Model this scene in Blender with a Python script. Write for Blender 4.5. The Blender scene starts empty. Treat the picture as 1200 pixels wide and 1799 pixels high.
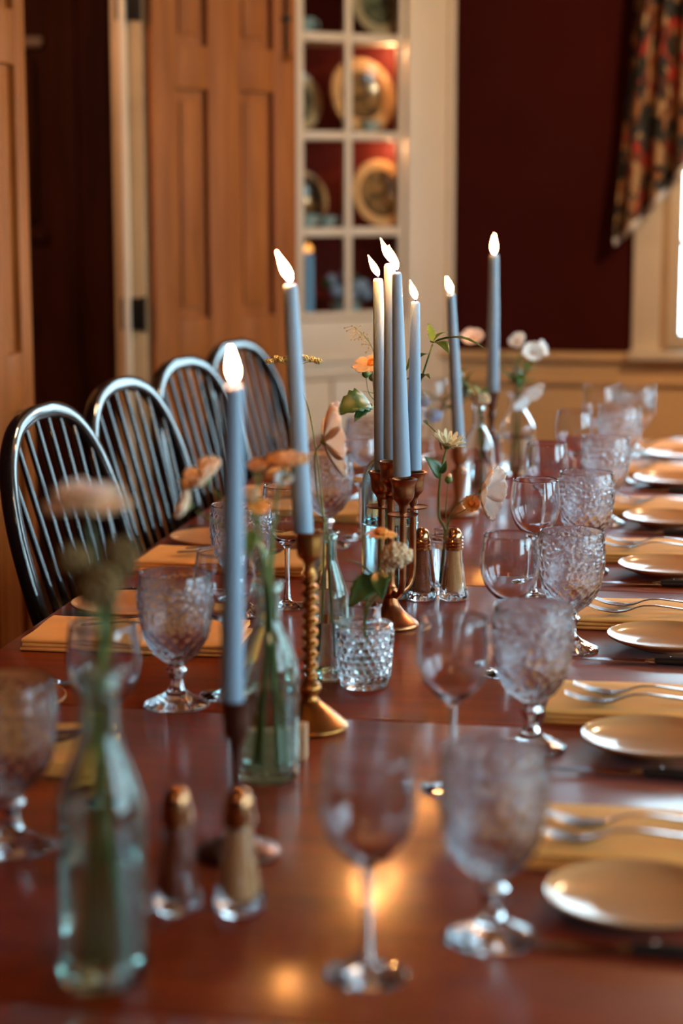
import bpy, bmesh, math, random
from mathutils import Vector, Matrix, noise

# ------------------------------------------------------------------ camera, world, light, exposure
scene = bpy.context.scene
col = scene.collection
rnd = random.Random(7)
PI = math.pi
R = math.radians

cam_data = bpy.data.cameras.new('camera')
cam = bpy.data.objects.new('camera', cam_data)
col.objects.link(cam)
cam_data.sensor_fit = 'VERTICAL'
cam_data.sensor_height = 36.0
cam_data.sensor_width = 24.0
cam_data.lens = 3400.0 / 1799.0 * 36.0
cam_data.clip_start = 0.05
cam.location = (0, 0, 1.395)
PITCH = math.atan(576 / 3400.0)
cam.rotation_euler = (PI / 2 - PITCH, 0, R(10.0))
cam_data.dof.use_dof = True
cam_data.dof.focus_distance = 2.86
cam_data.dof.aperture_fstop = 2.5
scene.camera = cam

world = bpy.data.worlds.new('daylight')
scene.world = world
world.use_nodes = True
wn = world.node_tree.nodes
wn['Background'].inputs['Color'].default_value = (0.58, 0.82, 1.0, 1)
wn['Background'].inputs['Strength'].default_value = 14.0

scene.view_settings.view_transform = 'Standard'
scene.view_settings.look = 'None'
scene.view_settings.exposure = 0.08
scene.view_settings.gamma = 1.0
scene.view_settings.use_curve_mapping = False
cy = scene.cycles
cy.use_denoising = True
cy.max_bounces = 14
cy.diffuse_bounces = 4
cy.glossy_bounces = 6
cy.transmission_bounces = 14
cy.transparent_max_bounces = 16
cy.sample_clamp_indirect = 6.0
cy.blur_glossy = 0.6
cy.caustics_reflective = False
cy.caustics_refractive = True


def light(name, kind, loc, energy, color, **kw):
    d = bpy.data.lights.new(name, kind)
    d.energy = energy
    d.color = color
    for k, v in kw.items():
        if k not in ('rot', 'portal'):
            setattr(d, k, v)
    o = bpy.data.objects.new(name, d)
    col.objects.link(o)
    o.location = loc
    o.rotation_euler = kw.get('rot', (0, 0, 0))
    if kw.get('portal'):
        d.cycles.is_portal = True
    return o


# daylight enters through the windows of the back wall and the right-hand wall
WINR = [(0.2, 1.5), (1.9, 3.1), (3.45, 4.65)]      # openings in the right wall, along Y
WZ0, WZ1 = 0.86, 2.2
XR = 1.9                                         # right wall
XL = -1.46                                       # left wall
YB = 6.4                                         # back wall
YF = -1.6                                        # wall behind the camera
ZC = 2.6
WBX0, WBX1 = -0.075, 1.45                        # opening in the back wall
for (a, b) in WINR:
    light('window_daylight', 'AREA', (XR + 0.02, (a + b) / 2, (WZ0 + WZ1) / 2), 1, (1, 1, 1), portal=True,
          shape='RECTANGLE', size=WZ1 - WZ0, size_y=b - a, rot=(0, R(90), 0))
light('window_daylight', 'AREA', ((WBX0 + WBX1) / 2, YB + 0.02, (WZ0 + WZ1) / 2), 1, (1, 1, 1), portal=True,
      shape='RECTANGLE', size=WBX1 - WBX0, size_y=WZ1 - WZ0, rot=(R(-90), 0, 0))
# warm unseen lamp behind the camera, plus fills added to brighten far end and hall
light('warm_fill_lamp', 'POINT', (0.3, 0.1, 2.3), 20, (1.0, 0.62, 0.32), shadow_soft_size=0.15)
light('warm_fill_lamp', 'POINT', (0.75, 4.9, 2.3), 80, (1.0, 0.68, 0.40), shadow_soft_size=0.12)  # added fill without a fixture, brightens cabinet and wainscot
light('hall_fill', 'POINT', (-2.3, 4.2, 2.2), 42.0, (1.0, 0.6, 0.35), shadow_soft_size=0.1)  # added fill, keeps the hall from going black

# ------------------------------------------------------------------ materials
MATS = {}


def nt(name):
    m = bpy.data.materials.new(name)
    m.use_nodes = True
    MATS[name] = m
    return m, m.node_tree.nodes, m.node_tree.links, m.node_tree.nodes['Principled BSDF']


def c4(c):
    return (c[0], c[1], c[2], 1)


def simple(name, c, rough=0.5, metal=0.0, spec=0.5, sss=0.0, sssr=(0.01, 0.006, 0.004), coat=0.0, coatr=0.08, var=0.12, vscale=20, bump=0.0, bscale=60):
    m, n, l, p = nt(name)
    tc = n.new('ShaderNodeTexCoord')
    nz = n.new('ShaderNodeTexNoise')
    nz.inputs['Scale'].default_value = vscale
    nz.inputs['Detail'].default_value = 4
    l.new(tc.outputs['Object'], nz.inputs['Vector'])
    rp = n.new('ShaderNodeValToRGB')
    rp.color_ramp.elements[0].position = 0.3
    rp.color_ramp.elements[1].position = 0.7
    rp.color_ramp.elements[0].color = c4([x * (1 - var) for x in c])
    rp.color_ramp.elements[1].color = c4([min(1, x * (1 + var)) for x in c])
    l.new(nz.outputs['Fac'], rp.inputs['Fac'])
    l.new(rp.outputs['Color'], p.inputs['Base Color'])
    p.inputs['Roughness'].default_value = rough
    p.inputs['Metallic'].default_value = metal
    p.inputs['Specular IOR Level'].default_value = spec
    p.inputs['Coat Weight'].default_value = coat
    p.inputs['Coat Roughness'].default_value = coatr
    if sss:
        p.inputs['Subsurface Weight'].default_value = sss
        p.inputs['Subsurface Radius'].default_value = sssr
        p.inputs['Subsurface Scale'].default_value = 1.0
    if bump:
        n2 = n.new('ShaderNodeTexNoise')
        n2.inputs['Scale'].default_value = bscale
        n2.inputs['Detail'].default_value = 3
        l.new(tc.outputs['Object'], n2.inputs['Vector'])
        b = n.new('ShaderNodeBump')
        b.inputs['Strength'].default_value = bump
        b.inputs['Distance'].default_value = 0.002
        l.new(n2.outputs['Fac'], b.inputs['Height'])
        l.new(b.outputs['Normal'], p.inputs['Normal'])
    return m


def wood(name, dark, lite, stretch=(1, 12, 12), scale=3.0, rough=0.3, coat=0.0, coatr=0.1, spec=0.5, bump=0.05):
    m, n, l, p = nt(name)
    tc = n.new('ShaderNodeTexCoord')
    mp = n.new('ShaderNodeMapping')
    mp.inputs['Scale'].default_value = stretch
    l.new(tc.outputs['Object'], mp.inputs['Vector'])
    nz = n.new('ShaderNodeTexNoise')
    nz.inputs['Scale'].default_value = scale
    nz.inputs['Detail'].default_value = 8
    nz.inputs['Roughness'].default_value = 0.6
    nz.inputs['Distortion'].default_value = 0.4
    l.new(mp.outputs['Vector'], nz.inputs['Vector'])
    rp = n.new('ShaderNodeValToRGB')
    rp.color_ramp.elements[0].position = 0.32
    rp.color_ramp.elements[1].position = 0.68
    rp.color_ramp.elements[0].color = c4(dark)
    rp.color_ramp.elements[1].color = c4(lite)
    l.new(nz.outputs['Fac'], rp.inputs['Fac'])
    l.new(rp.outputs['Color'], p.inputs['Base Color'])
    p.inputs['Roughness'].default_value = rough
    p.inputs['Specular IOR Level'].default_value = spec
    p.inputs['Coat Weight'].default_value = coat
    p.inputs['Coat Roughness'].default_value = coatr
    b = n.new('ShaderNodeBump')
    b.inputs['Strength'].default_value = bump
    b.inputs['Distance'].default_value = 0.001
    l.new(nz.outputs['Fac'], b.inputs['Height'])
    l.new(b.outputs['Normal'], p.inputs['Normal'])
    return m


def glass(name, c=(1, 1, 1), ior=1.5, rough=0.0, bump=0.0, bscale=120, vor=False):
    m = bpy.data.materials.new(name)
    m.use_nodes = True
    MATS[name] = m
    n, l = m.node_tree.nodes, m.node_tree.links
    n.remove(n['Principled BSDF'])
    g = n.new('ShaderNodeBsdfGlass')
    g.inputs['Color'].default_value = c4(c)
    g.inputs['IOR'].default_value = ior
    g.inputs['Roughness'].default_value = rough
    l.new(g.outputs[0], n['Material Output'].inputs['Surface'])
    if bump:
        tc = n.new('ShaderNodeTexCoord')
        nz = n.new('ShaderNodeTexVoronoi' if vor else 'ShaderNodeTexNoise')
        nz.inputs['Scale'].default_value = bscale
        l.new(tc.outputs['Object'], nz.inputs['Vector'])
        b = n.new('ShaderNodeBump')
        b.inputs['Strength'].default_value = bump
        b.inputs['Distance'].default_value = 0.001
        l.new(nz.outputs[0], b.inputs['Height'])
        l.new(b.outputs['Normal'], g.inputs['Normal'])
    return m


def thin_glass(name, tint=(0.97, 1, 0.98)):
    m = bpy.data.materials.new(name)
    m.use_nodes = True
    MATS[name] = m
    n, l = m.node_tree.nodes, m.node_tree.links
    n.remove(n['Principled BSDF'])
    t = n.new('ShaderNodeBsdfTransparent')
    t.inputs[0].default_value = c4(tint)
    g = n.new('ShaderNodeBsdfGlossy')
    g.inputs['Roughness'].default_value = 0.02
    f = n.new('ShaderNodeFresnel')
    f.inputs['IOR'].default_value = 1.45
    mx = n.new('ShaderNodeMixShader')
    l.new(f.outputs[0], mx.inputs[0])
    l.new(t.outputs[0], mx.inputs[1])
    l.new(g.outputs[0], mx.inputs[2])
    l.new(mx.outputs[0], n['Material Output'].inputs['Surface'])
    return m


def emit_flame(name, strength):
    m = bpy.data.materials.new(name)
    m.use_nodes = True
    MATS[name] = m
    n, l = m.node_tree.nodes, m.node_tree.links
    n.remove(n['Principled BSDF'])
    e = n.new('ShaderNodeEmission')
    tc = n.new('ShaderNodeTexCoord')
    sp = n.new('ShaderNodeSeparateXYZ')
    l.new(tc.outputs['Generated'], sp.inputs[0])
    rp = n.new('ShaderNodeValToRGB')
    el = rp.color_ramp.elements
    el[0].position = 0.0
    el[0].color = (0.25, 0.22, 0.6, 1)
    el[1].position = 1.0
    el[1].color = (1.0, 0.34, 0.08, 1)
    a = el.new(0.16)
    a.color = (0.9, 0.38, 0.13, 1)
    a = el.new(0.35)
    a.color = (1.0, 0.40, 0.085, 1)
    a = el.new(0.8)
    a.color = (1.0, 0.36, 0.07, 1)
    l.new(sp.outputs['Z'], rp.inputs['Fac'])
    l.new(rp.outputs['Color'], e.inputs['Color'])
    mr = n.new('ShaderNodeMapRange')
    mr.inputs['From Max'].default_value = 0.3
    mr.inputs['To Min'].default_value = 1.0
    mr.inputs['To Max'].default_value = strength
    l.new(sp.outputs['Z'], mr.inputs['Value'])
    l.new(mr.outputs[0], e.inputs['Strength'])
    l.new(e.outputs[0], n['Material Output'].inputs['Surface'])
    return m


def plate_print(name, rim, ring, mid1, mid2, rr):
    """transfer-printed china: pale rim, dark landscape medallion, flat print on a flat plate"""
    m, n, l, p = nt(name)
    tc = n.new('ShaderNodeTexCoord')
    sp = n.new('ShaderNodeSeparateXYZ')
    l.new(tc.outputs['Object'], sp.inputs[0])
    cb = n.new('ShaderNodeCombineXYZ')
    l.new(sp.outputs['X'], cb.inputs['X'])
    l.new(sp.outputs['Y'], cb.inputs['Y'])
    ln = n.new('ShaderNodeVectorMath')
    ln.operation = 'LENGTH'
    l.new(cb.outputs[0], ln.inputs[0])
    dv = n.new('ShaderNodeMath')
    dv.operation = 'DIVIDE'
    dv.inputs[1].default_value = rr
    l.new(ln.outputs['Value'], dv.inputs[0])
    r1 = n.new('ShaderNodeValToRGB')
    r1.color_ramp.interpolation = 'CONSTANT'
    e = r1.color_ramp.elements
    e[0].position = 0
    e[0].color = (0, 0, 0, 1)
    e[1].position = 0.68
    e[1].color = (1, 1, 1, 1)
    l.new(dv.outputs[0], r1.inputs['Fac'])
    nz = n.new('ShaderNodeTexNoise')
    nz.inputs['Scale'].default_value = 28
    nz.inputs['Detail'].default_value = 5
    l.new(tc.outputs['Object'], nz.inputs['Vector'])
    r2 = n.new('ShaderNodeValToRGB')
    r2.color_ramp.elements[0].position = 0.4
    r2.color_ramp.elements[1].position = 0.62
    r2.color_ramp.elements[0].color = c4(mid1)
    r2.color_ramp.elements[1].color = c4(mid2)
    l.new(nz.outputs['Fac'], r2.inputs['Fac'])
    nz2 = n.new('ShaderNodeTexVoronoi')
    nz2.inputs['Scale'].default_value = 70
    l.new(tc.outputs['Object'], nz2.inputs['Vector'])
    r3 = n.new('ShaderNodeValToRGB')
    r3.color_ramp.elements[0].position = 0.1
    r3.color_ramp.elements[1].position = 0.6
    r3.color_ramp.elements[0].color = c4(ring)
    r3.color_ramp.elements[1].color = c4(rim)
    l.new(nz2.outputs['Distance'], r3.inputs['Fac'])
    mx = n.new('ShaderNodeMix')
    mx.data_type = 'RGBA'
    l.new(r1.outputs['Color'], mx.inputs['Factor'])
    l.new(r2.outputs['Color'], mx.inputs['A'])
    l.new(r3.outputs['Color'], mx.inputs['B'])
    l.new(mx.outputs['Result'], p.inputs['Base Color'])
    p.inputs['Roughness'].default_value = 0.15
    return m


def floral_cloth():
    m, n, l, p = nt('floral_cloth')
    tc = n.new('ShaderNodeTexCoord')
    v = n.new('ShaderNodeTexVoronoi')
    v.inputs['Scale'].default_value = 30
    v.inputs['Randomness'].default_value = 1
    nz = n.new('ShaderNodeTexNoise')
    nz.inputs['Scale'].default_value = 14
    nz.inputs['Detail'].default_value = 4
    mxv = n.new('ShaderNodeMix')
    mxv.data_type = 'VECTOR'
    mxv.inputs['Factor'].default_value = 0.12
    l.new(tc.outputs['Object'], nz.inputs['Vector'])
    l.new(tc.outputs['Object'], mxv.inputs['A'])
    l.new(nz.outputs['Color'], mxv.inputs['B'])
    l.new(mxv.outputs['Result'], v.inputs['Vector'])
    sp = n.new('ShaderNodeSeparateColor')
    l.new(v.outputs['Color'], sp.inputs[0])
    rp = n.new('ShaderNodeValToRGB')
    rp.color_ramp.interpolation = 'CONSTANT'
    e = rp.color_ramp.elements
    e[0].position = 0
    e[0].color = (0.02, 0.022, 0.018, 1)
    e[1].position = 0.36
    e[1].color = (0.34, 0.15, 0.055, 1)
    for pos, c in ((0.52, (0.40, 0.035, 0.02, 1)), (0.64, (0.03, 0.035, 0.04, 1)), (0.78, (0.44, 0.29, 0.15, 1)), (0.9, (0.16, 0.05, 0.022, 1))):
        a = e.new(pos)
        a.color = c
    l.new(sp.outputs[0], rp.inputs['Fac'])
    l.new(rp.outputs['Color'], p.inputs['Base Color'])
    p.inputs['Roughness'].default_value = 0.8
    return m


wood('table_wood', (0.150, 0.015, 0.0025), (0.250, 0.028, 0.004), stretch=(1.2, 14, 14), scale=2.6, rough=0.42, coat=0.5, coatr=0.175, spec=0.14, bump=0.03)
wood('door_wood', (0.24, 0.070, 0.013), (0.40, 0.130, 0.026), stretch=(14, 14, 1.0), scale=2.2, rough=0.5, spec=0.12)
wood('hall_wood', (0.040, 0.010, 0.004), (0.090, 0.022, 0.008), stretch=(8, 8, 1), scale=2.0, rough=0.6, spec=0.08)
wood('frame_wood', (0.20, 0.08, 0.025), (0.30, 0.13, 0.045), stretch=(8, 8, 1), scale=3, rough=0.4)
wood('floor_wood', (0.10, 0.045, 0.02), (0.17, 0.08, 0.035), stretch=(10, 1, 10), scale=2.0, rough=0.35)
wood('holder_wood', (0.20, 0.06, 0.02), (0.36, 0.12, 0.035), stretch=(12, 12, 1.5), scale=6, rough=0.28, coat=0.4)
wood('dark_holder_wood', (0.075, 0.028, 0.014), (0.14, 0.05, 0.02), stretch=(12, 12, 1.5), scale=6, rough=0.3, coat=0.3)
wood('block_wood', (0.46, 0.24, 0.11), (0.60, 0.34, 0.17), stretch=(2, 14, 14), scale=8, rough=0.55)
chair_m = simple('chair_black', (0.008, 0.007, 0.007), rough=0.35, spec=0.08, coat=0.8, coatr=0.05, var=0.2)
simple('red_wall', (0.050, 0.0045, 0.003), rough=0.9, spec=0.15, var=0.08, vscale=4, bump=0.08, bscale=200)
chair_m.node_tree.nodes['Principled BSDF'].inputs['Coat IOR'].default_value = 1.6
simple('cabinet_red', (0.15, 0.008, 0.005), rough=0.7, var=0.06)
simple('cream_paint', (0.78, 0.66, 0.49), rough=0.45, var=0.04, vscale=3)
simple('wainscot_paint', (0.76, 0.52, 0.27), rough=0.5, var=0.05, vscale=3)
simple('window_paint', (0.74, 0.66, 0.52), rough=0.4, var=0.03, vscale=3)
simple('jamb_paint', (0.50, 0.33, 0.17), rough=0.5, var=0.12, vscale=6)
simple('ceiling_paint', (0.30, 0.14, 0.06), rough=0.8, var=0.03)
simple('hinge_iron', (0.018, 0.014, 0.012), rough=0.55, metal=0.6)
simple('lawn', (0.10, 0.17, 0.05), rough=0.9, var=0.4, vscale=3)
simple('plate_china', (0.56, 0.26, 0.105), rough=0.14, var=0.04, spec=0.3)
simple('napkin_cloth', (0.90, 0.40, 0.09), rough=0.85, var=0.05, bump=0.25, bscale=500)
simple('steel', (0.72, 0.72, 0.74), rough=0.16, metal=1.0, var=0.05)
simple('knife_handle', (0.010, 0.010, 0.012), rough=0.3, var=0.1)
simple('candle_wax', (0.26, 0.36, 0.46), rough=0.45, sss=0.55, sssr=(0.012, 0.009, 0.008), var=0.02)
simple('reflection_wax', (0.22, 0.50, 0.88), rough=0.45, sss=0.3, var=0.02)
simple('wick', (0.02, 0.015, 0.012), rough=0.9)
simple('copper', (0.36, 0.13, 0.05), rough=0.33, metal=1.0, var=0.35, vscale=40)
simple('brass', (0.42, 0.17, 0.042), rough=0.33, metal=1.0, var=0.25, vscale=40)
simple('dark_bronze', (0.12, 0.045, 0.028), rough=0.38, metal=0.8, var=0.3, vscale=40)
simple('pepper', (0.30, 0.070, 0.022), rough=0.9, var=0.5, vscale=700)
simple('salt', (0.85, 0.42, 0.16), rough=0.9, var=0.08, vscale=500)
simple('shaker_cap', (0.50, 0.24, 0.11), rough=0.20, metal=1.0, var=0.1)
simple('stem_green', (0.13, 0.17, 0.035), rough=0.5, var=0.25)
simple('leaf_green', (0.032, 0.075, 0.012), rough=0.42, var=0.35, vscale=60)
simple('leaf_bright', (0.11, 0.20, 0.035), rough=0.45, var=0.3, vscale=60)
simple('petal_peach', (0.98, 0.62, 0.38), rough=0.6, sss=0.25, var=0.12, vscale=60)
simple('petal_pale', (0.86, 0.58, 0.46), rough=0.6, sss=0.3, var=0.06, vscale=40)
simple('petal_white', (0.84, 0.84, 0.80), rough=0.6, sss=0.3, var=0.05)
simple('petal_cream', (0.82, 0.66, 0.36), rough=0.6, sss=0.2, var=0.12)
simple('petal_orange', (0.80, 0.30, 0.05), rough=0.6, sss=0.2, var=0.15)
simple('petal_blue', (0.42, 0.55, 0.80), rough=0.6, var=0.2)
simple('disc_yellow', (0.62, 0.20, 0.02), rough=0.8, var=0.4, vscale=300)
simple('head_beige', (0.62, 0.42, 0.24), rough=0.85, var=0.25, vscale=200)
simple('head_brown', (0.21, 0.12, 0.035), rough=0.85, var=0.4, vscale=200)
simple('head_rust', (0.62, 0.31, 0.13), rough=0.85, var=0.3, vscale=200)
simple('head_yellow', (0.55, 0.42, 0.14), rough=0.85, var=0.3, vscale=200)
simple('cloth_lining', (0.70, 0.66, 0.60), rough=0.9)
simple('cup_china', (0.35, 0.50, 0.55), rough=0.2, var=0.25, vscale=60)
floral_cloth()
emit_flame('flame', 760.0)
emit_flame('reflection_flame', 2.2)  # dimmed flame for the stand-in of the reflected candle
glass('clear_glass', (0.985, 0.99, 1.0), 1.5)
glass('goblet_glass', (0.975, 0.985, 1.0), 1.52, bump=0.2, bscale=420)
glass('bottle_glass', (0.88, 0.95, 0.92), 1.45)
glass('aqua_glass', (0.84, 0.95, 0.965), 1.48)
glass('water', (0.97, 0.99, 0.99), 1.33)
thin_glass('pane_glass')
plate_print('china_sepia', (0.66, 0.42, 0.22), (0.40, 0.20, 0.08), (0.035, 0.028, 0.018), (0.20, 0.13, 0.06), 0.115)
plate_print('china_green', (0.60, 0.46, 0.30), (0.30, 0.22, 0.12), (0.04, 0.06, 0.045), (0.18, 0.19, 0.12), 0.10)
M = MATS


# ------------------------------------------------------------------ mesh helpers
def finish(name, bm, mat, parent=None, smooth=True, ang=38, loc=None, rot=None, recalc=True):
    if recalc:
        bmesh.ops.recalc_face_normals(bm, faces=bm.faces)
    me = bpy.data.meshes.new(name)
    bm.to_mesh(me)
    bm.free()
    if smooth:
        for f in me.polygons:
            f.use_smooth = True
        me.set_sharp_from_angle(angle=R(ang))
    me.materials.append(M[mat])
    return link(name, me, parent, loc, rot)


def link(name, me, parent=None, loc=None, rot=None):
    o = bpy.data.objects.new(name, me)
    col.objects.link(o)
    if parent is not None:
        o.parent = parent
    if loc is not None:
        o.location = loc
    if rot is not None:
        o.rotation_euler = rot
    return o


def tag(o, label, cat, group=None):
    o['label'] = label
    o['category'] = cat
    if group:
        o['group'] = group
    return o


def thing(name, label, cat, loc=(0, 0, 0), rotz=0.0, group=None):
    o = bpy.data.objects.new(name, None)
    col.objects.link(o)
    o.empty_display_size = 0.02
    o.location = loc
    o.rotation_euler = (0, 0, rotz)
    return tag(o, label, cat, group)


def struct(name, bm, mat, **kw):
    o = finish(name, bm, mat, **kw)
    if o.parent is None:
        o['kind'] = 'structure'
    return o


def dup(root, loc, rotz, label, group=None):
    r = root.copy()
    col.objects.link(r)
    r.location = loc
    r.rotation_euler = (0, 0, rotz)
    r['label'] = label
    if group:
        r['group'] = group
    for ch in list(root.children):
        c = ch.copy()
        col.objects.link(c)
        c.parent = r
        for g in list(ch.children):
            d = g.copy()
            col.objects.link(d)
            d.parent = c
    return r


def NB():
    return bmesh.new()


def box(bm, x0, x1, y0, y1, z0, z1, bev=0.0):
    g = bmesh.ops.create_cube(bm, size=1.0)
    for v in g['verts']:
        v.co.x = x0 + (v.co.x + 0.5) * (x1 - x0)
        v.co.y = y0 + (v.co.y + 0.5) * (y1 - y0)
        v.co.z = z0 + (v.co.z + 0.5) * (z1 - z0)
    if bev:
        es = set()
        for v in g['verts']:
            es.update(v.link_edges)
        bmesh.ops.bevel(bm, geom=list(es), offset=bev, segments=2, profile=0.6, affect='EDGES')
    return bm


def bx(*a, **k):
    return box(NB(), *a, **k)


def lathe(prof, seg=48, fn=None, close=False, bm=None):
    """surface of revolution; r=0 at the ends makes a pole. fn(r, z, theta) -> (r, z)"""
    bm = bm or NB()
    rings = []
    for (r, z) in prof:
        if r <= 1e-6:
            rings.append([bm.verts.new((0, 0, z))])
        else:
            ring = []
            for i in range(seg):
                t = 2 * PI * i / seg
                rr, zz = (r, z) if fn is None else fn(r, z, t)
                ring.append(bm.verts.new((rr * math.cos(t), rr * math.sin(t), zz)))
            rings.append(ring)
    pairs = list(zip(rings[:-1], rings[1:]))
    if close:
        pairs.append((rings[-1], rings[0]))
    for a, b in pairs:
        if len(a) == 1 and len(b) == 1:
            continue
        for i in range(seg):
            j = (i + 1) % seg
            if len(a) == 1:
                bm.faces.new((a[0], b[j], b[i]))
            elif len(b) == 1:
                bm.faces.new((a[i], a[j], b[0]))
            else:
                bm.faces.new((a[i], a[j], b[j], b[i]))
    return bm


def smooth_prof(pts, n=6):
    """Catmull-Rom through profile points"""
    out = []
    P = [pts[0]] + list(pts) + [pts[-1]]
    for i in range(1, len(P) - 2):
        p0, p1, p2, p3 = P[i - 1], P[i], P[i + 1], P[i + 2]
        for k in range(n):
            t = k / n
            out.append(tuple(0.5 * ((2 * p1[j]) + (-p0[j] + p2[j]) * t + (2 * p0[j] - 5 * p1[j] + 4 * p2[j] - p3[j]) * t * t
                                    + (-p0[j] + 3 * p1[j] - 3 * p2[j] + p3[j]) * t ** 3) for j in range(len(p1))))
    out.append(tuple(pts[-1]))
    return out


def tube(pts, rad, seg=8, bm=None, cap=True, flat=None):
    """tube along 3-D points; rad a number or list; flat=(a,b) scales the section's two axes"""
    bm = bm or NB()
    P = [Vector(p) for p in pts]
    n = len(P)
    rad = rad if hasattr(rad, '__len__') else [rad] * n
    prevn = None
    rings = []
    for i in range(n):
        t = (P[min(i + 1, n - 1)] - P[max(i - 1, 0)]).normalized()
        if prevn is None:
            a = Vector((0, 0, 1)) if abs(t.z) < 0.9 else Vector((0, 1, 0))
            nn = (a - t * a.dot(t)).normalized()
        else:
            nn = (prevn - t * prevn.dot(t)).normalized()
        prevn = nn
        b = t.cross(nn)
        fa, fb = flat if flat else (1, 1)
        rings.append([bm.verts.new(P[i] + (nn * math.cos(2 * PI * k / seg) * fa + b * math.sin(2 * PI * k / seg) * fb) * rad[i]) for k in range(seg)])
    for a, b in zip(rings[:-1], rings[1:]):
        for k in range(seg):
            j = (k + 1) % seg
            bm.faces.new((a[k], a[j], b[j], b[k]))
    if cap:
        bm.faces.new(rings[0][::-1])
        bm.faces.new(rings[-1])
    return bm


def prism(poly, z0, z1, bm=None):
    bm = bm or NB()
    a = [bm.verts.new((x, y, z0)) for x, y in poly]
    b = [bm.verts.new((x, y, z1)) for x, y in poly]
    n = len(poly)
    for i in range(n):
        j = (i + 1) % n
        bm.faces.new((a[i], a[j], b[j], b[i]))
    bm.faces.new(a[::-1])
    bm.faces.new(b)
    return bm


ORD = ['nearest', 'second nearest', 'third nearest', 'fourth nearest', 'fifth nearest', 'sixth nearest', 'farthest']
TZ = 0.75

# ------------------------------------------------------------------ the room
struct('floor', bx(XL, XR, YF, YB, -0.05, 0.0), 'floor_wood', smooth=False)
struct('ceiling', bx(XL, XR, YF, YB, ZC, ZC + 0.05), 'ceiling_paint', smooth=False)
struct('ground', bx(-12, 14, -14, 22, -0.6, -0.5), 'lawn', smooth=False)

# back wall with the window opening
bm = NB()
box(bm, XL - 0.12, WBX0, YB, YB + 0.12, 0, ZC)
box(bm, WBX1, XR, YB, YB + 0.12, 0, ZC)
box(bm, WBX0, WBX1, YB, YB + 0.12, 0, WZ0)
box(bm, WBX0, WBX1, YB, YB + 0.12, WZ1, ZC)
struct('wall_back', bm, 'red_wall', smooth=False)
# right wall with three window openings
bm = NB()
ys = [YF] + [v for ab in WINR for v in ab] + [YB + 0.12]
for i in range(0, len(ys), 2):
    box(bm, XR, XR + 0.12, ys[i], ys[i + 1], 0, ZC)
for (a, b) in WINR:
    box(bm, XR, XR + 0.12, a, b, 0, WZ0)
    box(bm, XR, XR + 0.12, a, b, WZ1, ZC)
struct('wall_right', bm, 'red_wall', smooth=False)
# left wall with the doorway
DY0, DY1, DZ1 = 4.18, 5.15, 2.04
bm = NB()
box(bm, XL - 0.065, XL, YF, DY0, 0, ZC)
box(bm, XL - 0.065, XL, DY1, YB, 0, ZC)
box(bm, XL - 0.065, XL, DY0, DY1, DZ1, ZC)
struct('wall_left', bm, 'red_wall', smooth=False)
struct('wall_front', bx(XL - 0.1, XR + 0.12, YF - 0.1, YF, 0, ZC), 'red_wall', smooth=False)
# hall seen through the doorway
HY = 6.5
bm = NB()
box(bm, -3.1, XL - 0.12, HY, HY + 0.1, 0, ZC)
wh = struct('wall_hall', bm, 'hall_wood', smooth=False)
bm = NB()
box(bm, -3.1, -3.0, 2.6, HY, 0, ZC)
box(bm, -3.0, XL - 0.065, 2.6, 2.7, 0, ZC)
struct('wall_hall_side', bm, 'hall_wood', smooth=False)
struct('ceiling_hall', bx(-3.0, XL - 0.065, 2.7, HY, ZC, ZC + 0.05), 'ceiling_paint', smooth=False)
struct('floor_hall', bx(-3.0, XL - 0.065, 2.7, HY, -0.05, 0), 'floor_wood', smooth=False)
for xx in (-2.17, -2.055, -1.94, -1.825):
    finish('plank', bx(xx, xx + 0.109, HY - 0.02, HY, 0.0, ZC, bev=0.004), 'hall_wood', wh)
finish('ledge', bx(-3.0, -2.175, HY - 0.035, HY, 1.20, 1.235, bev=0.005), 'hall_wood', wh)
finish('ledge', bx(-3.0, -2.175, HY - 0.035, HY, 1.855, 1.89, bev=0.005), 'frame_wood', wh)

# wainscot and chair rail on the back wall
bm = NB()
box(bm, -0.80, XR, YB - 0.012, YB, 0.10, 0.752)
w = struct('trim_1', bm, 'wainscot_paint', smooth=False)
finish('rail_cap', bx(-0.80, XR, YB - 0.045, YB, 0.826, 0.852, bev=0.006), 'wainscot_paint', w)
finish('rail_band', bx(-0.80, XR, YB - 0.022, YB, 0.762, 0.826, bev=0.003), 'wainscot_paint', w)
finish('rail_bead', bx(-0.80, XR, YB - 0.030, YB, 0.748, 0.764, bev=0.005), 'wainscot_paint', w)
struct('baseboard_back', bx(-0.80, XR, YB - 0.018, YB, 0, 0.11, bev=0.004), 'wainscot_paint')


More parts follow.
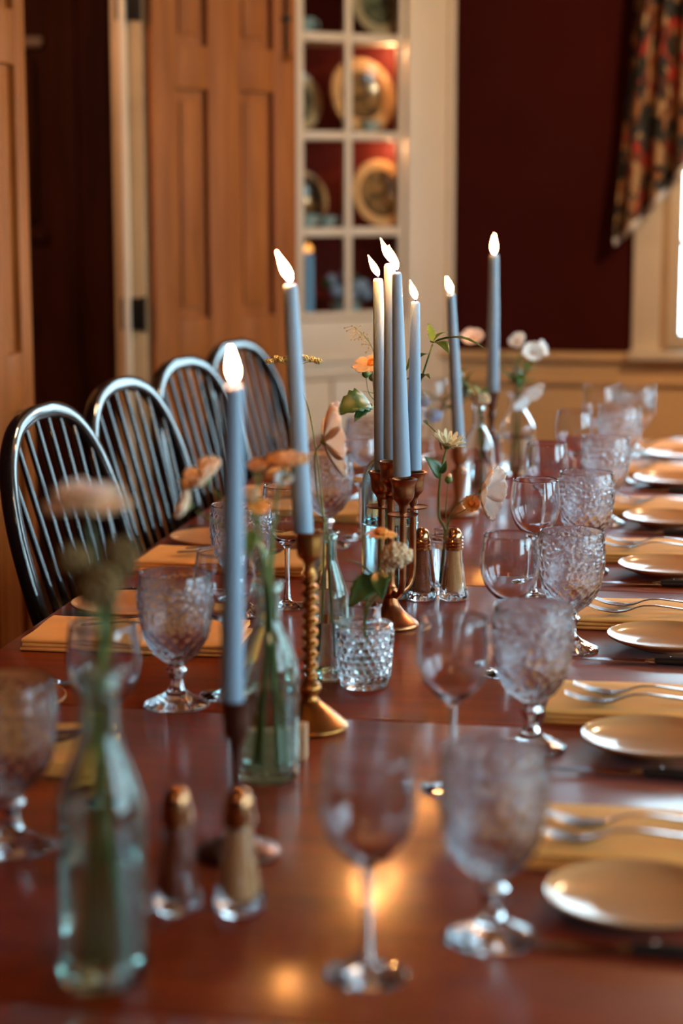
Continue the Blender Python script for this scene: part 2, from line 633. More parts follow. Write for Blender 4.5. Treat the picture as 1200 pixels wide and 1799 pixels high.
def window(name, label_n, width, h):
    """window built in local coords: x along the wall, y = into the wall (+), origin at the sill's left corner inside the opening"""
    w0 = NB()
    box(w0, -0.09, 0.0, -0.022, 0.0, -0.0, h + 0.09, bev=0.004)
    root = finish(name, w0, 'window_paint')
    root['kind'] = 'structure'
    finish('casing', bx(width, width + 0.09, -0.022, 0.0, 0, h + 0.09, bev=0.004), 'window_paint', root)
    finish('casing', bx(0, width, -0.022, 0.0, h, h + 0.09, bev=0.004), 'window_paint', root)
    finish('window_sill', bx(-0.10, width + 0.10, -0.07, 0.12, -0.028, 0.0, bev=0.006), 'window_paint', root)
    finish('jamb', bx(0, 0.02, 0.0, 0.12, 0, h), 'jamb_paint', root)
    finish('jamb', bx(width - 0.02, width, 0.0, 0.12, 0, h), 'jamb_paint', root)
    for (z0, z1, y) in ((0.0, h / 2 + 0.02, 0.05), (h / 2 - 0.02, h, 0.09)):
        s = finish('sash', bx(0.02, 0.065, y, y + 0.035, z0, z1, bev=0.004), 'window_paint', root)
        finish('stile', bx(width - 0.065, width - 0.02, y, y + 0.035, z0, z1, bev=0.004), 'window_paint', s)
        finish('rail', bx(0.065, width - 0.065, y, y + 0.035, z0, z0 + 0.05, bev=0.004), 'window_paint', s)
        finish('rail', bx(0.065, width - 0.065, y, y + 0.035, z1 - 0.045, z1, bev=0.004), 'window_paint', s)
        for k in (1, 2):
            xm = 0.065 + (width - 0.13) * k / 3
            finish('muntin', bx(xm - 0.009, xm + 0.009, y + 0.008, y + 0.028, z0 + 0.05, z1 - 0.045), 'window_paint', s)
        zm = (z0 + z1) / 2
        finish('muntin', bx(0.065, width - 0.065, y + 0.009, y + 0.027, zm - 0.009, zm + 0.009), 'window_paint', s)
        finish('pane', bx(0.065, width - 0.065, y + 0.016, y + 0.019, z0 + 0.05, z1 - 0.045), 'pane_glass', s, smooth=False)
    return root


wb = window('window_1', 1, WBX1 - WBX0, WZ1 - WZ0 + 0.0)
wb.location = (WBX0, YB, WZ0)
for i, (a, b) in enumerate(WINR):
    o = window('window_%d' % (i + 2), i + 2, b - a, WZ1 - WZ0)
    o.location = (XR, b, WZ0)
    o.rotation_euler = (0, 0, R(-90))

# door frame of the hall doorway
jb = struct('trim_2', bx(XL - 0.072, XL + 0.012, DY1 - 0.022, DY1, 0, DZ1, bev=0.003), 'jamb_paint')
finish('stop_bead', bx(XL - 0.046, XL - 0.026, DY1 - 0.036, DY1 - 0.022, 0, DZ1, bev=0.004), 'cream_paint', jb)
finish('casing', bx(XL, XL + 0.02, DY1, DY1 + 0.10, 0, DZ1 + 0.1, bev=0.004), 'jamb_paint', jb)
finish('head_jamb', bx(XL - 0.072, XL + 0.012, DY0, DY1, DZ1 - 0.022, DZ1, bev=0.003), 'jamb_paint', jb)
finish('near_jamb', bx(XL - 0.072, XL + 0.002, DY0, DY0 + 0.02, 0, DZ1, bev=0.003), 'jamb_paint', jb)


def door_leaf(name, width, z_rails, u_stiles, th=0.036):
    """framed door: local x from the hinge, y thickness (0..-th), panels recessed"""
    bm0 = bx(0, u_stiles[0][1], -th, 0, 0.02, 2.02, bev=0.003)
    root = finish(name, bm0, 'door_wood')
    root['kind'] = 'structure'
    for (a, b) in u_stiles[1:]:
        finish('stile', bx(a, b, -th, 0, 0.02, 2.02, bev=0.003), 'door_wood', root)
    gaps = [(u_stiles[i][1], u_stiles[i + 1][0]) for i in range(len(u_stiles) - 1)]
    for (z0, z1) in z_rails:
        for (a, b) in gaps:
            finish('rail', bx(a, b, -th + 0.001, -0.001, z0, z1, bev=0.002), 'door_wood', root)
    for i in range(len(z_rails) - 1):
        z0, z1 = z_rails[i][1], z_rails[i + 1][0]
        for (a, b) in gaps:
            bmp = bx(a, b, -th + 0.018, -0.016, z0, z1)
            cxm, czm = (a + b) / 2, (z0 + z1) / 2
            box(bmp, a + 0.022, b - 0.022, -th + 0.012, -0.012, z0 + 0.03, z1 - 0.03, bev=0.003)
            finish('panel', bmp, 'door_wood', root)
    return root


ZR = [(0.02, 0.20), (0.90, 1.028), (1.65, 1.766), (1.93, 2.02)]
US = [(0.0, 0.078), (0.184, 0.290), (0.408, 0.490)]
d1 = door_leaf('door_1', 0.490, ZR, US)
d1.location = (XL + 0.010, DY1 + 0.012, 0)
d1.rotation_euler = (0, 0, R(90 - 41))
for z in (1.87, 1.045):
    h = finish('hinge', bx(XL - 0.056, XL + 0.012, DY1 - 0.030, DY1 - 0.0215, z - 0.044, z + 0.044, bev=0.002), 'hinge_iron', jb)
    finish('hinge_pin', tube([(XL + 0.012, DY1 - 0.034, z - 0.048), (XL + 0.012, DY1 - 0.034, z + 0.048)], 0.006), 'hinge_iron', h)
lt = finish('latch_bolt', tube([(0.452, -0.044, 1.76), (0.452, -0.044, 2.0)], 0.005), 'hinge_iron', d1)
finish('latch_keeper', bx(0.441, 0.463, -0.052, -0.036, 1.845, 1.86, bev=0.002), 'hinge_iron', lt)
finish('latch_ring', tube([(0.455 + 0.011 * math.cos(a * 0.5236), -0.046, 1.748 + 0.011 * math.sin(a * 0.5236)) for a in range(13)], 0.0028, 6), 'brass', lt)
# second leaf of the doorway, folded back along the near wall
d2 = door_leaf('door_2', 0.490, ZR, US)
d2.location = (XL + 0.016, DY0 + 0.0, 0)
d2.rotation_euler = (0, 0, R(-88))

# framed panel in the hall
fr = thing('picture_frame', 'wooden framed panel hanging in the dark hall beyond the open doorway', 'picture', (-2.38, HY - 0.001, 1.54))
for (x0, x1, z0, z1) in ((-0.17, -0.13, -0.27, 0.27), (0.13, 0.17, -0.27, 0.27), (-0.13, 0.13, -0.27, -0.23), (-0.13, 0.13, 0.23, 0.27)):
    finish('frame_bar', bx(x0, x1, -0.03, 0, z0, z1, bev=0.005), 'hall_wood', fr)
finish('board', bx(-0.13, 0.13, -0.014, -0.002, -0.23, 0.23), 'frame_wood', fr)

# ------------------------------------------------------------------ corner china cabinet
CA = R(220)
CP = Vector((-0.776, 6.4, 0))
CL = 0.885
cab = thing('corner_cabinet', 'cream painted corner china cabinet with glazed muntin doors between open door and red wall', 'cabinet', CP + Vector((0.004, -0.010, 0)), CA)
# local x runs along the face to the left wall, local -y runs into the corner


def cpart(name, x0, x1, d0, d1, z0, z1, mat='cream_paint', bev=0.004, parent=None):
    return finish(name, bx(x0, x1, -d1, -d0, z0, z1, bev=bev), mat, parent or cab)


U0, U1 = 0.170, 0.715
ZB, ZT = 0.970, 2.15
ZM = [1.245, 1.546, 1.848]
cpart('face_stile', 0.0, U0 - 0.006, -0.012, 0.02, 0.0, 2.4)
cpart('face_stile', U1 + 0.006, CL - 0.02, -0.012, 0.02, 0.0, 2.4)
cpart('edge_moulding', -0.012, 0.012, -0.024, 0.004, 0.0, 2.4, bev=0.006)
cpart('cornice', U0 - 0.006, U1 + 0.006, -0.012, 0.02, ZT + 0.004, 2.4)
cpart('waist_rail', U0 - 0.006, U1 + 0.006, -0.012, 0.02, 0.83, ZB - 0.004)
cpart('waist_moulding', U0 - 0.006, U1 + 0.006, -0.022, -0.010, 0.83, 0.85, bev=0.005)
cpart('plinth', U0 - 0.006, U1 + 0.006, -0.012, 0.02, 0.0, 0.12)
gd = cpart('glazed_door', U0, U0 + 0.022, -0.004, 0.018, ZB, ZT)
cpart('door_stile', U1 - 0.022, U1, -0.004, 0.018, ZB, ZT, parent=gd)
cpart('door_rail', U0 + 0.022, U1 - 0.022, -0.004, 0.018, ZB, ZB + 0.022, parent=gd)
cpart('door_rail', U0 + 0.022, U1 - 0.022, -0.004, 0.018, ZT - 0.022, ZT, parent=gd)
UM = [0.378, 0.553]
for u in UM:
    cpart('muntin', u - 0.0135, u + 0.0135, -0.002, 0.014, ZB + 0.022, ZT - 0.022, parent=gd)
cols = [(U0 + 0.022, UM[0] - 0.0135), (UM[0] + 0.0135, UM[1] - 0.0135), (UM[1] + 0.0135, U1 - 0.022)]
for z in ZM:
    for (a, b) in cols:
        cpart('muntin', a, b, -0.002, 0.014, z - 0.014, z + 0.014, parent=gd)
zz = [ZB + 0.022] + [v for z in ZM for v in (z - 0.014, z + 0.014)] + [ZT - 0.022]
for i in range(0, 8, 2):
    for (a, b) in cols:
        cpart('pane', a, b, 0.005, 0.008, zz[i], zz[i + 1], 'pane_glass', 0, gd)
for k, (a, b) in enumerate(((U0, 0.439), (0.446, U1))):
    ld = cpart('lower_door', a, b, -0.008, 0.014, 0.125, 0.775)
    cpart('door_panel', a + 0.06, b - 0.06, -0.013, -0.007, 0.19, 0.71, parent=ld, bev=0.005)
    kx = b - 0.03 if k == 0 else a + 0.03
    finish('knob', lathe([(0, 0.03), (0.008, 0.028), (0.011, 0.02), (0.006, 0.01), (0.005, 0.0), (0, 0)], 16), 'brass', ld, loc=(kx, 0.008, 0.6), rot=(R(-90), 0, 0))
cpart('apron', U0, U1, -0.008, 0.014, 0.779, 0.828)


for z in [ZB - 0.012] + ZM + [ZT]:
    finish('shelf', prism([(0.07, -0.022), (CL - 0.075, -0.022), (CL - 0.335, -0.30), (0.40, -0.30)], z - 0.011, z + 0.009), 'cream_paint', cab, smooth=False)
# red-painted back boards along the two walls of the corner
ca, sa = math.cos(CA), math.sin(CA)


def wall_board(p0, p1):
    q = [cab.matrix_basis.inverted() @ Vector(v) for v in (p0, p1)]
    d = (q[1] - q[0]).normalized()
    nn = Vector((-d.y, d.x, 0)) * 0.004
    return prism([(q[0].x, q[0].y), (q[1].x, q[1].y), (q[1].x + nn.x, q[1].y + nn.y), (q[0].x + nn.x, q[0].y + nn.y)], 0.93, 2.2)


finish('back_board', wall_board((XL + 0.02, YB - 0.006, 0), (-0.84, YB - 0.006, 0)), 'cabinet_red', cab, smooth=False)
finish('back_board', wall_board((XL + 0.006, YB - 0.02, 0), (XL + 0.006, 5.92, 0)), 'cabinet_red', cab, smooth=False)
# little picture lamp under the cornice and shelves of the cabinet
for z in (1.80, 1.50):
    p = cab.matrix_basis @ Vector((0.185, -0.06, z + 0.015))
    light('cabinet_lamp', 'POINT', p, 0.8, (1.0, 0.55, 0.28), shadow_soft_size=0.015)


def china_plate(label, u, d, zbot, rr, mat):
    """dinner plate standing upright on a shelf, leaning back"""
    prof = [(0, 0.0), (0.45 * rr, 0.0), (0.55 * rr, 0.001), (0.62 * rr, 0.006), (0.98 * rr, 0.016), (rr, 0.018), (0.985 * rr, 0.0205),
            (0.63 * rr, 0.0105), (0.55 * rr, 0.006), (0, 0.005)]
    o = finish('china_plate', lathe(prof, 48), mat)
    tilt = R(12)
    m = cab.matrix_basis @ Matrix.Translation((u, -d, zbot + rr * math.cos(tilt))) @ Matrix.Rotation(R(-90) + tilt, 4, 'X')
    o.matrix_world = m
    tag(o, label, 'plate', 'patterned plates in the china cabinet')
    return o


china_plate('round sepia patterned plate upright on the middle cabinet shelf behind right panes', 0.275, 0.10, 1.556, 0.121, 'china_sepia')
china_plate('patterned plate on the middle cabinet shelf half hidden by the open door', 0.500, 0.15, 1.556, 0.100, 'china_green')
china_plate('round sepia patterned plate upright on the cabinet shelf just above the stand-in blue candle', 0.220, 0.075, 1.255, 0.110, 'china_sepia')
china_plate('patterned plate on the lower cabinet shelf cut off by the open door', 0.470, 0.15, 1.255, 0.092, 'china_sepia')
china_plate('grey green patterned plate on the topmost visible cabinet shelf', 0.225, 0.08, 1.858, 0.105, 'china_green')


def cup(label, u, d, z, s=1.0):
    t = thing('teacup', label, 'cup', cab.matrix_basis @ Vector((u, -d, z)), 0.6, 'cups in the china cabinet')
    finish('body', lathe([(0, 0.0), (0.016 * s, 0), (0.018 * s, 0.004), (0.03 * s, 0.02 * s), (0.036 * s, 0.05 * s), (0.034 * s, 0.05 * s), (0.027 * s, 0.02 * s), (0, 0.008)], 28), 'cup_china', t)
    finish('handle', tube([(0.033 * s, 0, 0.042 * s), (0.05 * s, 0, 0.04 * s), (0.052 * s, 0, 0.025 * s), (0.03 * s, 0, 0.016 * s)], 0.003, 8), 'cup_china', t)


cup('small blue green teacup in front of the sepia plate on the middle shelf', 0.270, 0.055, 1.556, 0.8)
cup('small teacup near the open door on the lower cabinet shelf', 0.49, 0.07, 1.255, 0.9)
cup('small teacup near the open door on the topmost visible shelf', 0.50, 0.07, 1.858, 1.0)
cup('small teacup between the panes on the lower cabinet shelf', 0.415, 0.07, 1.255, 0.8)

# ------------------------------------------------------------------ curtain tail at the back window
bm = NB()
nu, nv = 56, 40
grid = []
for j in range(nv + 1):
    v = j / nv
    row = []
    for i in range(nu + 1):
        u = i / nu
        xt = -0.155 + u * 0.26
        ztop = 2.28
        zb = 1.215 + (u ** 1.1) * 0.40
        if u < 0.2:
            zb += 0.03 * (0.2 - u)
        z = ztop + (zb - ztop) * v
        hgt = (ztop - z) / 1.07
        x = xt - 0.075 * hgt * (1 - u) + 0.03 * hgt * u * (1 - v)
        fold = 0.036 * math.sin(u * 2 * PI * 4.6 + 0.9 * math.sin(3 * v)) * (0.6 + 0.6 * v) + 0.008 * math.sin(u * 31 + v * 5)
        row.append(bm.verts.new((x, 6.315 + fold, z)))
    grid.append(row)
for j in range(nv):
    for i in range(nu):
        bm.faces.new((grid[j][i], grid[j][i + 1], grid[j + 1][i + 1], grid[j + 1][i]))
cur = finish('curtain', bm, 'floral_cloth', ang=180)
sm = cur.modifiers.new('thick', 'SOLIDIFY')
sm.thickness = 0.003
tag(cur, 'floral brown and red curtain tail hanging in pleats beside the back window', 'curtain')
bm = NB()
prev = None
for i in range(nu + 1):
    u = i / nu
    zb = 1.215 + (u ** 1.1) * 0.40 + (0.03 * (0.2 - u) if u < 0.2 else 0)
    hgt = (2.28 - zb) / 1.07
    x = -0.155 + u * 0.26 - 0.075 * hgt * (1 - u)
    fold = 0.036 * math.sin(u * 2 * PI * 4.6 + 0.9 * math.sin(3)) * 1.2 + 0.008 * math.sin(u * 31 + 5)
    a = bm.verts.new((x, 6.313 + fold, zb + 0.004))
    b = bm.verts.new((x + 0.004, 6.311 + fold * 1.05, zb - 0.022))
    if prev:
        bm.faces.new((prev[0], a, b, prev[1]))
    prev = (a, b)
o = finish('lining_hem', bm, 'cloth_lining', cur, ang=180)
sm = o.modifiers.new('thick', 'SOLIDIFY')
sm.thickness = 0.002
rod = finish('curtain_rod', tube([(-0.19, 6.315, 2.285), (1.56, 6.315, 2.285)], 0.010, 12), 'brass')
tag(rod, 'slim brass curtain rod above the back window', 'curtain rod')
for xx in (-0.17, 1.54):
    finish('bracket', bx(xx - 0.006, xx + 0.006, 6.315, 6.378, 2.279, 2.291), 'brass', rod)

# ------------------------------------------------------------------ dining table
TX0, TX1 = -0.935, 0.150
TYS = [0.55, 1.392, 2.262, 3.078, 3.985, 4.90]
tab = thing('dining_table', 'long glossy mahogany dining table laid for a dinner', 'table', (0, 0, 0))
for k in range(5):
    o = finish('table_leaf', bx(TX0, TX1, TYS[k] + 0.0026, TYS[k + 1] - 0.0026, 0.722, TZ, bev=0.002), 'table_wood', tab)
finish('apron', bx(TX0 + 0.10, TX0 + 0.125, 0.70, 4.75, 0.63, 0.722), 'table_wood', tab)
finish('apron', bx(TX1 - 0.125, TX1 - 0.10, 0.70, 4.75, 0.63, 0.722), 'table_wood', tab)
finish('apron', bx(TX0 + 0.125, TX1 - 0.125, 0.70, 0.725, 0.63, 0.722), 'table_wood', tab)
finish('apron', bx(TX0 + 0.125, TX1 - 0.125, 4.725, 4.75, 0.63, 0.722), 'table_wood', tab)
legp = [(0.0, 0.0), (0.018, 0.0), (0.022, 0.03), (0.02, 0.10), (0.034, 0.30), (0.024, 0.42), (0.036, 0.46), (0.026, 0.49), (0.04, 0.52), (0.04, 0.722), (0, 0.722)]
lm = lathe(legp, 20)
first = None
for (x, y) in ((TX0 + 0.14, 0.76), (TX1 - 0.14, 0.76), (TX0 + 0.14, 2.26), (TX1 - 0.14, 2.26), (TX0 + 0.14, 4.69), (TX1 - 0.14, 4.69)):
    if first is None:
        first = finish('leg', lm, 'table_wood', tab, loc=(x, y, 0))
    else:
        link('leg', first.data, tab, (x, y, 0))


# ------------------------------------------------------------------ windsor chairs along the left side
def windsor(name, label, group):
    t = thing(name, label, 'chair', group=group)
    # local: +x faces the table, y along the back, seat front at +x
    # seat: shield-shaped saddle
    bm = NB()
    n = 40
    rings = []
    for (zz, sc) in ((0.425, 0.88), (0.432, 0.97), (0.445, 1.0), (0.456, 0.985)):
        ring = []
        for i in range(n):
            a = 2 * PI * i / n
            ex = 0.205 * math.copysign(abs(math.cos(a)) ** 0.75, math.cos(a))
            ey = 0.205 * math.copysign(abs(math.sin(a)) ** 0.75, math.sin(a)) * (1.0 + 0.06 * math.cos(a))
            ring.append(bm.verts.new((ex * sc, ey * sc, zz)))
        rings.append(ring)
    for a, b in zip(rings[:-1], rings[1:]):
        for i in range(n):
            j = (i + 1) % n
            bm.faces.new((a[i], a[j], b[j], b[i]))
    bm.faces.new(rings[0][::-1])
    c = bm.verts.new((0, 0, 0.447))
    for i in range(n):
        bm.faces.new((rings[-1][i], rings[-1][(i + 1) % n], c))
    finish('seat', bm, 'chair_black', t)
    # hoop back in a plane leaning backwards
    lean = 0.275

    def bp(y, z):
        return (-0.155 - (z - 0.45) * lean, y, z)

    hoop = [(0.146, 0.440), (0.178, 0.55), (0.203, 0.67), (0.211, 0.77), (0.203, 0.86), (0.173, 0.935), (0.121, 0.985), (0.060, 1.006), (0.0, 1.010)]
    hoop = hoop + [(-y, z) for (y, z) in hoop[-2::-1]]
    hoop = smooth_prof(hoop, 5)
    # band section: broad face towards the sitter
    bm = NB()
    rings = []
    P = [Vector(bp(y, z)) for y, z in hoop]
    nrm = Vector((math.cos(math.atan(lean)), 0, math.sin(math.atan(lean))))
    for i in range(len(P)):
        tg = (P[min(i + 1, len(P) - 1)] - P[max(i - 1, 0)]).normalized()
        side = tg.cross(nrm).normalized()
        sec = []
        for (a, b) in ((-0.0130, 0.0095), (-0.0105, 0.0115), (0.0, 0.0122), (0.0105, 0.0115), (0.0130, 0.0095), (0.0135, -0.006), (0.009, -0.0125), (-0.009, -0.0125), (-0.0135, -0.006)):
            sec.append(bm.verts.new(P[i] + side * a + nrm * b))
        rings.append(sec)
    for a, b in zip(rings[:-1], rings[1:]):
        m_ = len(a)
        for k in range(m_):
            j = (k + 1) % m_
            bm.faces.new((a[k], a[j], b[j], b[k]))
    bm.faces.new(rings[0][::-1])
    bm.faces.new(rings[-1])
    finish('hoop_back', bm, 'chair_black', t, ang=50)
    # spindles
    for k in range(8):
        f = (k - 3.5) / 3.5
        yb = 0.118 * f
        yt = 0.168 * f
        # hoop height at yt
        zt = max(z for (y, z) in hoop if abs(y - yt) < 0.02) - 0.006
        zs = [0.445, 0.55, 0.66, 0.78, zt]
        pts = [bp(yb + (yt - yb) * (z - 0.445) / (zt - 0.445), z) for z in zs]
        finish('spindle', tube(pts, [0.0055, 0.0070, 0.0078, 0.006, 0.0045], 10), 'chair_black', t)
    # legs and stretchers
    lp = [(0.0, 0.0), (0.011, 0.0), (0.014, 0.06), (0.018, 0.16), (0.013, 0.22), (0.020, 0.25), (0.014, 0.29), (0.021, 0.34), (0.015, 0.40), (0.013, 0.43), (0, 0.43)]
    for sx in (-1, 1):
        for sy in (-1, 1):
            bm = lathe(lp, 14)
            for v in bm.verts:
                k = 1 - v.co.z / 0.43
                v.co.x += sx * (0.135 + 0.065 * k)
                v.co.y += sy * (0.130 + 0.055 * k)
            finish('leg', bm, 'chair_black', t)
    for sy in (-1, 1):
        finish('stretcher', tube([(-0.170, sy * 0.160, 0.2), (0, sy * 0.160, 0.2), (0.170, sy * 0.160, 0.2)], [0.007, 0.013, 0.007], 10), 'chair_black', t)
    finish('stretcher', tube([(0, -0.155, 0.2), (0, 0, 0.2), (0, 0.155, 0.2)], [0.007, 0.013, 0.007], 10), 'chair_black', t)
    return t


CHY = [3.13, 3.585, 4.045, 4.515]
CHL = ['black hoop-back spindle chair nearest the camera on the left of the table',
       'second black hoop-back spindle chair along the left side of the table',
       'third black hoop-back spindle chair along the left side of the table',
       'farthest black hoop-back spindle chair behind the tall front candle']
ch0 = windsor('windsor_chair', CHL[0], 'spindle chairs along the left of the table')
for i, y in enumerate(CHY):
    loc = (-0.775, y, 0)
    rz = R((-5.5, -7.5, -9.5, -12.0)[i])
    if i == 0:
        ch0.location = loc
        ch0.rotation_euler = (0, 0, rz)
    else:
        dup(ch0, loc, rz, CHL[i])


# ------------------------------------------------------------------ glassware
def goblet(label, group):
    """pressed-glass water goblet: relief bowl, fluted lower cup, knopped stem, fluted foot; the three meshes close into one glass"""
    t = thing('water_goblet', label, 'goblet', group=group)

    def relief(r, z, th):
        if z > 0.164:
            return r, z
        if z > 0.098:
            k = min(1.0, (z - 0.098) / 0.012) * min(1.0, (0.164 - z) / 0.008)
            p = Vector((r * math.cos(th), r * math.sin(th), z)) * 80
            d, _ = noise.voronoi(p * 1.35)
            e = min(1.0, (d[1] - d[0]) * 2.2)
            a = noise.noise(p * 2.3)
            return r + k * (0.0013 * (e - 0.5) + 0.0004 * a), z
        k = min(1.0, (z - 0.055) / 0.012) * min(1.0, (0.104 - z) / 0.01)
        d = abs(math.sin(8 * th + z * 160)) + abs(math.sin(8 * th - z * 160))
        return r + max(0, k) * 0.0016 * (d - 1.0), z

    outer = smooth_prof([(0.011, 0.055), (0.0175, 0.060), (0.029, 0.071), (0.0385, 0.087), (0.0440, 0.104), (0.0468, 0.123), (0.0472, 0.142), (0.0460, 0.158), (0.0445, 0.1695)], 11)
    lip = [(0.0440, 0.1703), (0.0433, 0.1697)]
    inner = smooth_prof([(0.0432, 0.169), (0.0440, 0.158), (0.0447, 0.142), (0.0440, 0.123), (0.0410, 0.104), (0.0350, 0.089), (0.0250, 0.076), (0.0120, 0.068)], 4)
    finish('bowl', _bowl(outer, lip, inner, relief), 'goblet_glass', t, ang=60)
    stem = smooth_prof([(0.0110, 0.022), (0.0088, 0.028), (0.0085, 0.035), (0.0120, 0.043), (0.0130, 0.047), (0.0100, 0.051), (0.0110, 0.055)], 4)
    finish('stem', lathe(stem, 160, lambda r, z, th: (r * (1 + 0.05 * math.cos(8 * th) * max(0.0, min(1, (z - 0.022) / 0.006, (0.055 - z) / 0.006))), z)), 'clear_glass', t, recalc=True)
    foot = smooth_prof([(0.0110, 0.022), (0.0155, 0.017), (0.026, 0.011), (0.0360, 0.0065), (0.0405, 0.0035), (0.0405, 0.0008)], 4) + [(0.038, 0.0), (0.030, 0.0008), (0, 0.0035)]
    finish('foot', lathe(foot, 80, lambda r, z, th: (r * (1 + 0.022 * math.cos(16 * th) * max(0.0, min(1, (r - 0.014) / 0.008))), z)), 'clear_glass', t)
    return t


def _bowl(outer, lip, inner, relief):
    prof = outer + lip + inner + [(0, 0.066)]
    n_out = len(outer)
    bm = NB()
    seg = 160
    rings = []
    for idx, (r, z) in enumerate(prof):
        if r < 1e-6:
            rings.append([bm.verts.new((0, 0, z))])
            continue
        ring = []
        for i in range(seg):
            th = 2 * PI * i / seg
            rr, zz = relief(r, z, th) if 0 < idx < n_out else (r, z)
            ring.append(bm.verts.new((rr * math.cos(th), rr * math.sin(th), zz)))
        rings.append(ring)
    for a, b in zip(rings[:-1], rings[1:]):
        for i in range(seg):
            j = (i + 1) % seg
            if len(b) == 1:
                bm.faces.new((a[i], a[j], b[0]))
            else:
                bm.faces.new((a[i], a[j], b[j], b[i]))
    return bm


def wineglass(label, group):
    t = thing('wine_glass', label, 'wine glass', group=group)
    outer = smooth_prof([(0.0046, 0.092), (0.0085, 0.0975), (0.0200, 0.1055), (0.0310, 0.118), (0.0375, 0.134), (0.0392, 0.150), (0.0380, 0.168), (0.0355, 0.1885)], 6)
    lip = [(0.0350, 0.1893), (0.0345, 0.1885)]
    inner = smooth_prof([(0.0345, 0.188), (0.0369, 0.168), (0.0380, 0.150), (0.0362, 0.1345), (0.0296, 0.1195), (0.0185, 0.108), (0.0060, 0.1025)], 4) + [(0, 0.1018)]
    finish('bowl', lathe(outer + lip + inner, 64), 'clear_glass', t, ang=60)
    finish('stem', lathe(smooth_prof([(0.0065, 0.0105), (0.0048, 0.020), (0.0040, 0.045), (0.0038, 0.075), (0.0046, 0.092)], 4), 64), 'clear_glass', t)
    foot = smooth_prof([(0.0065, 0.0105), (0.0110, 0.0072), (0.0230, 0.0042), (0.0330, 0.0024), (0.0338, 0.0010)], 4) + [(0.0325, 0.0), (0.0, 0.0008)]
    finish('foot', lathe(foot, 64), 'clear_glass', t)
    return t


GR = [(-0.148, 1.590), (-0.160, 2.171), (-0.144, 2.662), (-0.152, 3.224), (-0.139, 3.698), (-0.132, 4.217), (-0.107, 4.678)]
WR = [(-0.242, 1.493), (-0.232, 2.006), (-0.217, 2.513), (-0.221, 3.003), (-0.235, 3.441), (-0.213, 3.946), (-0.186, 4.461)]
GL = [(-0.636, 1.741), (-0.612, 2.281), (-0.648, 2.803), (-0.622, 3.378), (-0.632, 3.90), (-0.630, 4.42)]
WL = [(-0.592, 1.913), (-0.562, 2.339), (-0.592, 2.874), (-0.576, 3.471), (-0.585, 4.00), (-0.585, 4.54)]
g0 = goblet('', 'pressed glass goblets on the table')
w0 = wineglass('', 'plain wine glasses on the table')
for base, spots, side, word in ((g0, GR, 'right', 'textured pressed-glass goblet'), (g0, GL, 'left', 'textured pressed-glass goblet'),
                                (w0, WR, 'right', 'plain stemmed wine glass'), (w0, WL, 'left', 'plain stemmed wine glass')):
    for i, (x, y) in enumerate(spots):
        od = 'farthest' if i == len(spots) - 1 else ORD[i]
        lab = '%s %s in the row along the %s side of the table' % (od, word, side)
        if base.location.length < 0.01:
            base.location = (x, y, TZ)
            base['label'] = lab
        else:
            dup(base, (x, y, TZ), rnd.uniform(0, 6.28), lab)


# ------------------------------------------------------------------ bottles, jars and shakers
def bottle(label, loc, h, wd, mat='bottle_glass', fill=0.5, group='glass bottle vases along the table', name='bottle_vase', neck=0.42, th=0.0028, rz=0.0):
    t = thing(name, label, 'vase', loc, rz, group)
    r = wd / 2
    rn = r * neck
    out = [(0.0, 0.0025), (r * 0.72, 0.0015), (r * 0.93, 0.0), (r, 0.006), (r * 1.0, 0.02), (r * 0.995, h * 0.30), (r * 0.99, h * 0.52), (r * 0.93, h * 0.60), (r * 0.72, h * 0.69),
           (rn * 1.12, h * 0.78), (rn, h * 0.86), (rn, h * 0.945), (rn * 1.22, h * 0.965), (rn * 1.24, h * 0.99), (rn * 1.1, h)]
    inn = [(rn * 1.0 - th * 0.7, h * 0.995), (rn - th, h * 0.93), (rn - th, h * 0.85), (rn * 1.1 - th, h * 0.78), (r * 0.72 - th, h * 0.685), (r * 0.93 - th, h * 0.595), (r * 0.99 - th, h * 0.52),
           (r - th, h * 0.30), (r - th, 0.022), (r * 0.85, 0.011), (0, 0.0095)]
    prof = out[:4] + smooth_prof(out[4:], 5) + smooth_prof(inn[:-2], 5) + inn[-2:]
    finish('body', lathe(prof, 56), mat, t, ang=50)
    if fill:
        zf = h * fill
        wp = [(0, 0.0098), (r * 0.85 - 0.0006, 0.0113), (r - th - 0.0005, 0.0225), (r - th - 0.0005, min(zf, h * 0.5)), (0, min(zf, h * 0.5))]
        finish('water', lathe(wp, 56), 'water', t, ang=30)
    return t


bottle('blurred green glass bottle vase at the front left of the table', (-0.454, 1.449, TZ), 0.262, 0.074, fill=0.42)
bottle('pale green glass bottle vase between front candle and twisted candlestick', (-0.436, 2.012, TZ), 0.222, 0.066, fill=0.46)
bottle('narrow pale green bottle vase behind the twisted candlestick', (-0.453, 2.453, TZ), 0.198, 0.060, fill=0.40, neck=0.46)
bottle('clear tapered bottle vase holding beige and green sprigs beside wooden candlestick', (-0.400, 3.86, TZ), 0.210, 0.064, mat='clear_glass', fill=0.45, neck=0.36)
bottle('clear wide bottle vase of white flowers beside the farthest candle', (-0.362, 4.33, TZ), 0.185, 0.082, mat='clear_glass', fill=0.45, neck=0.44)

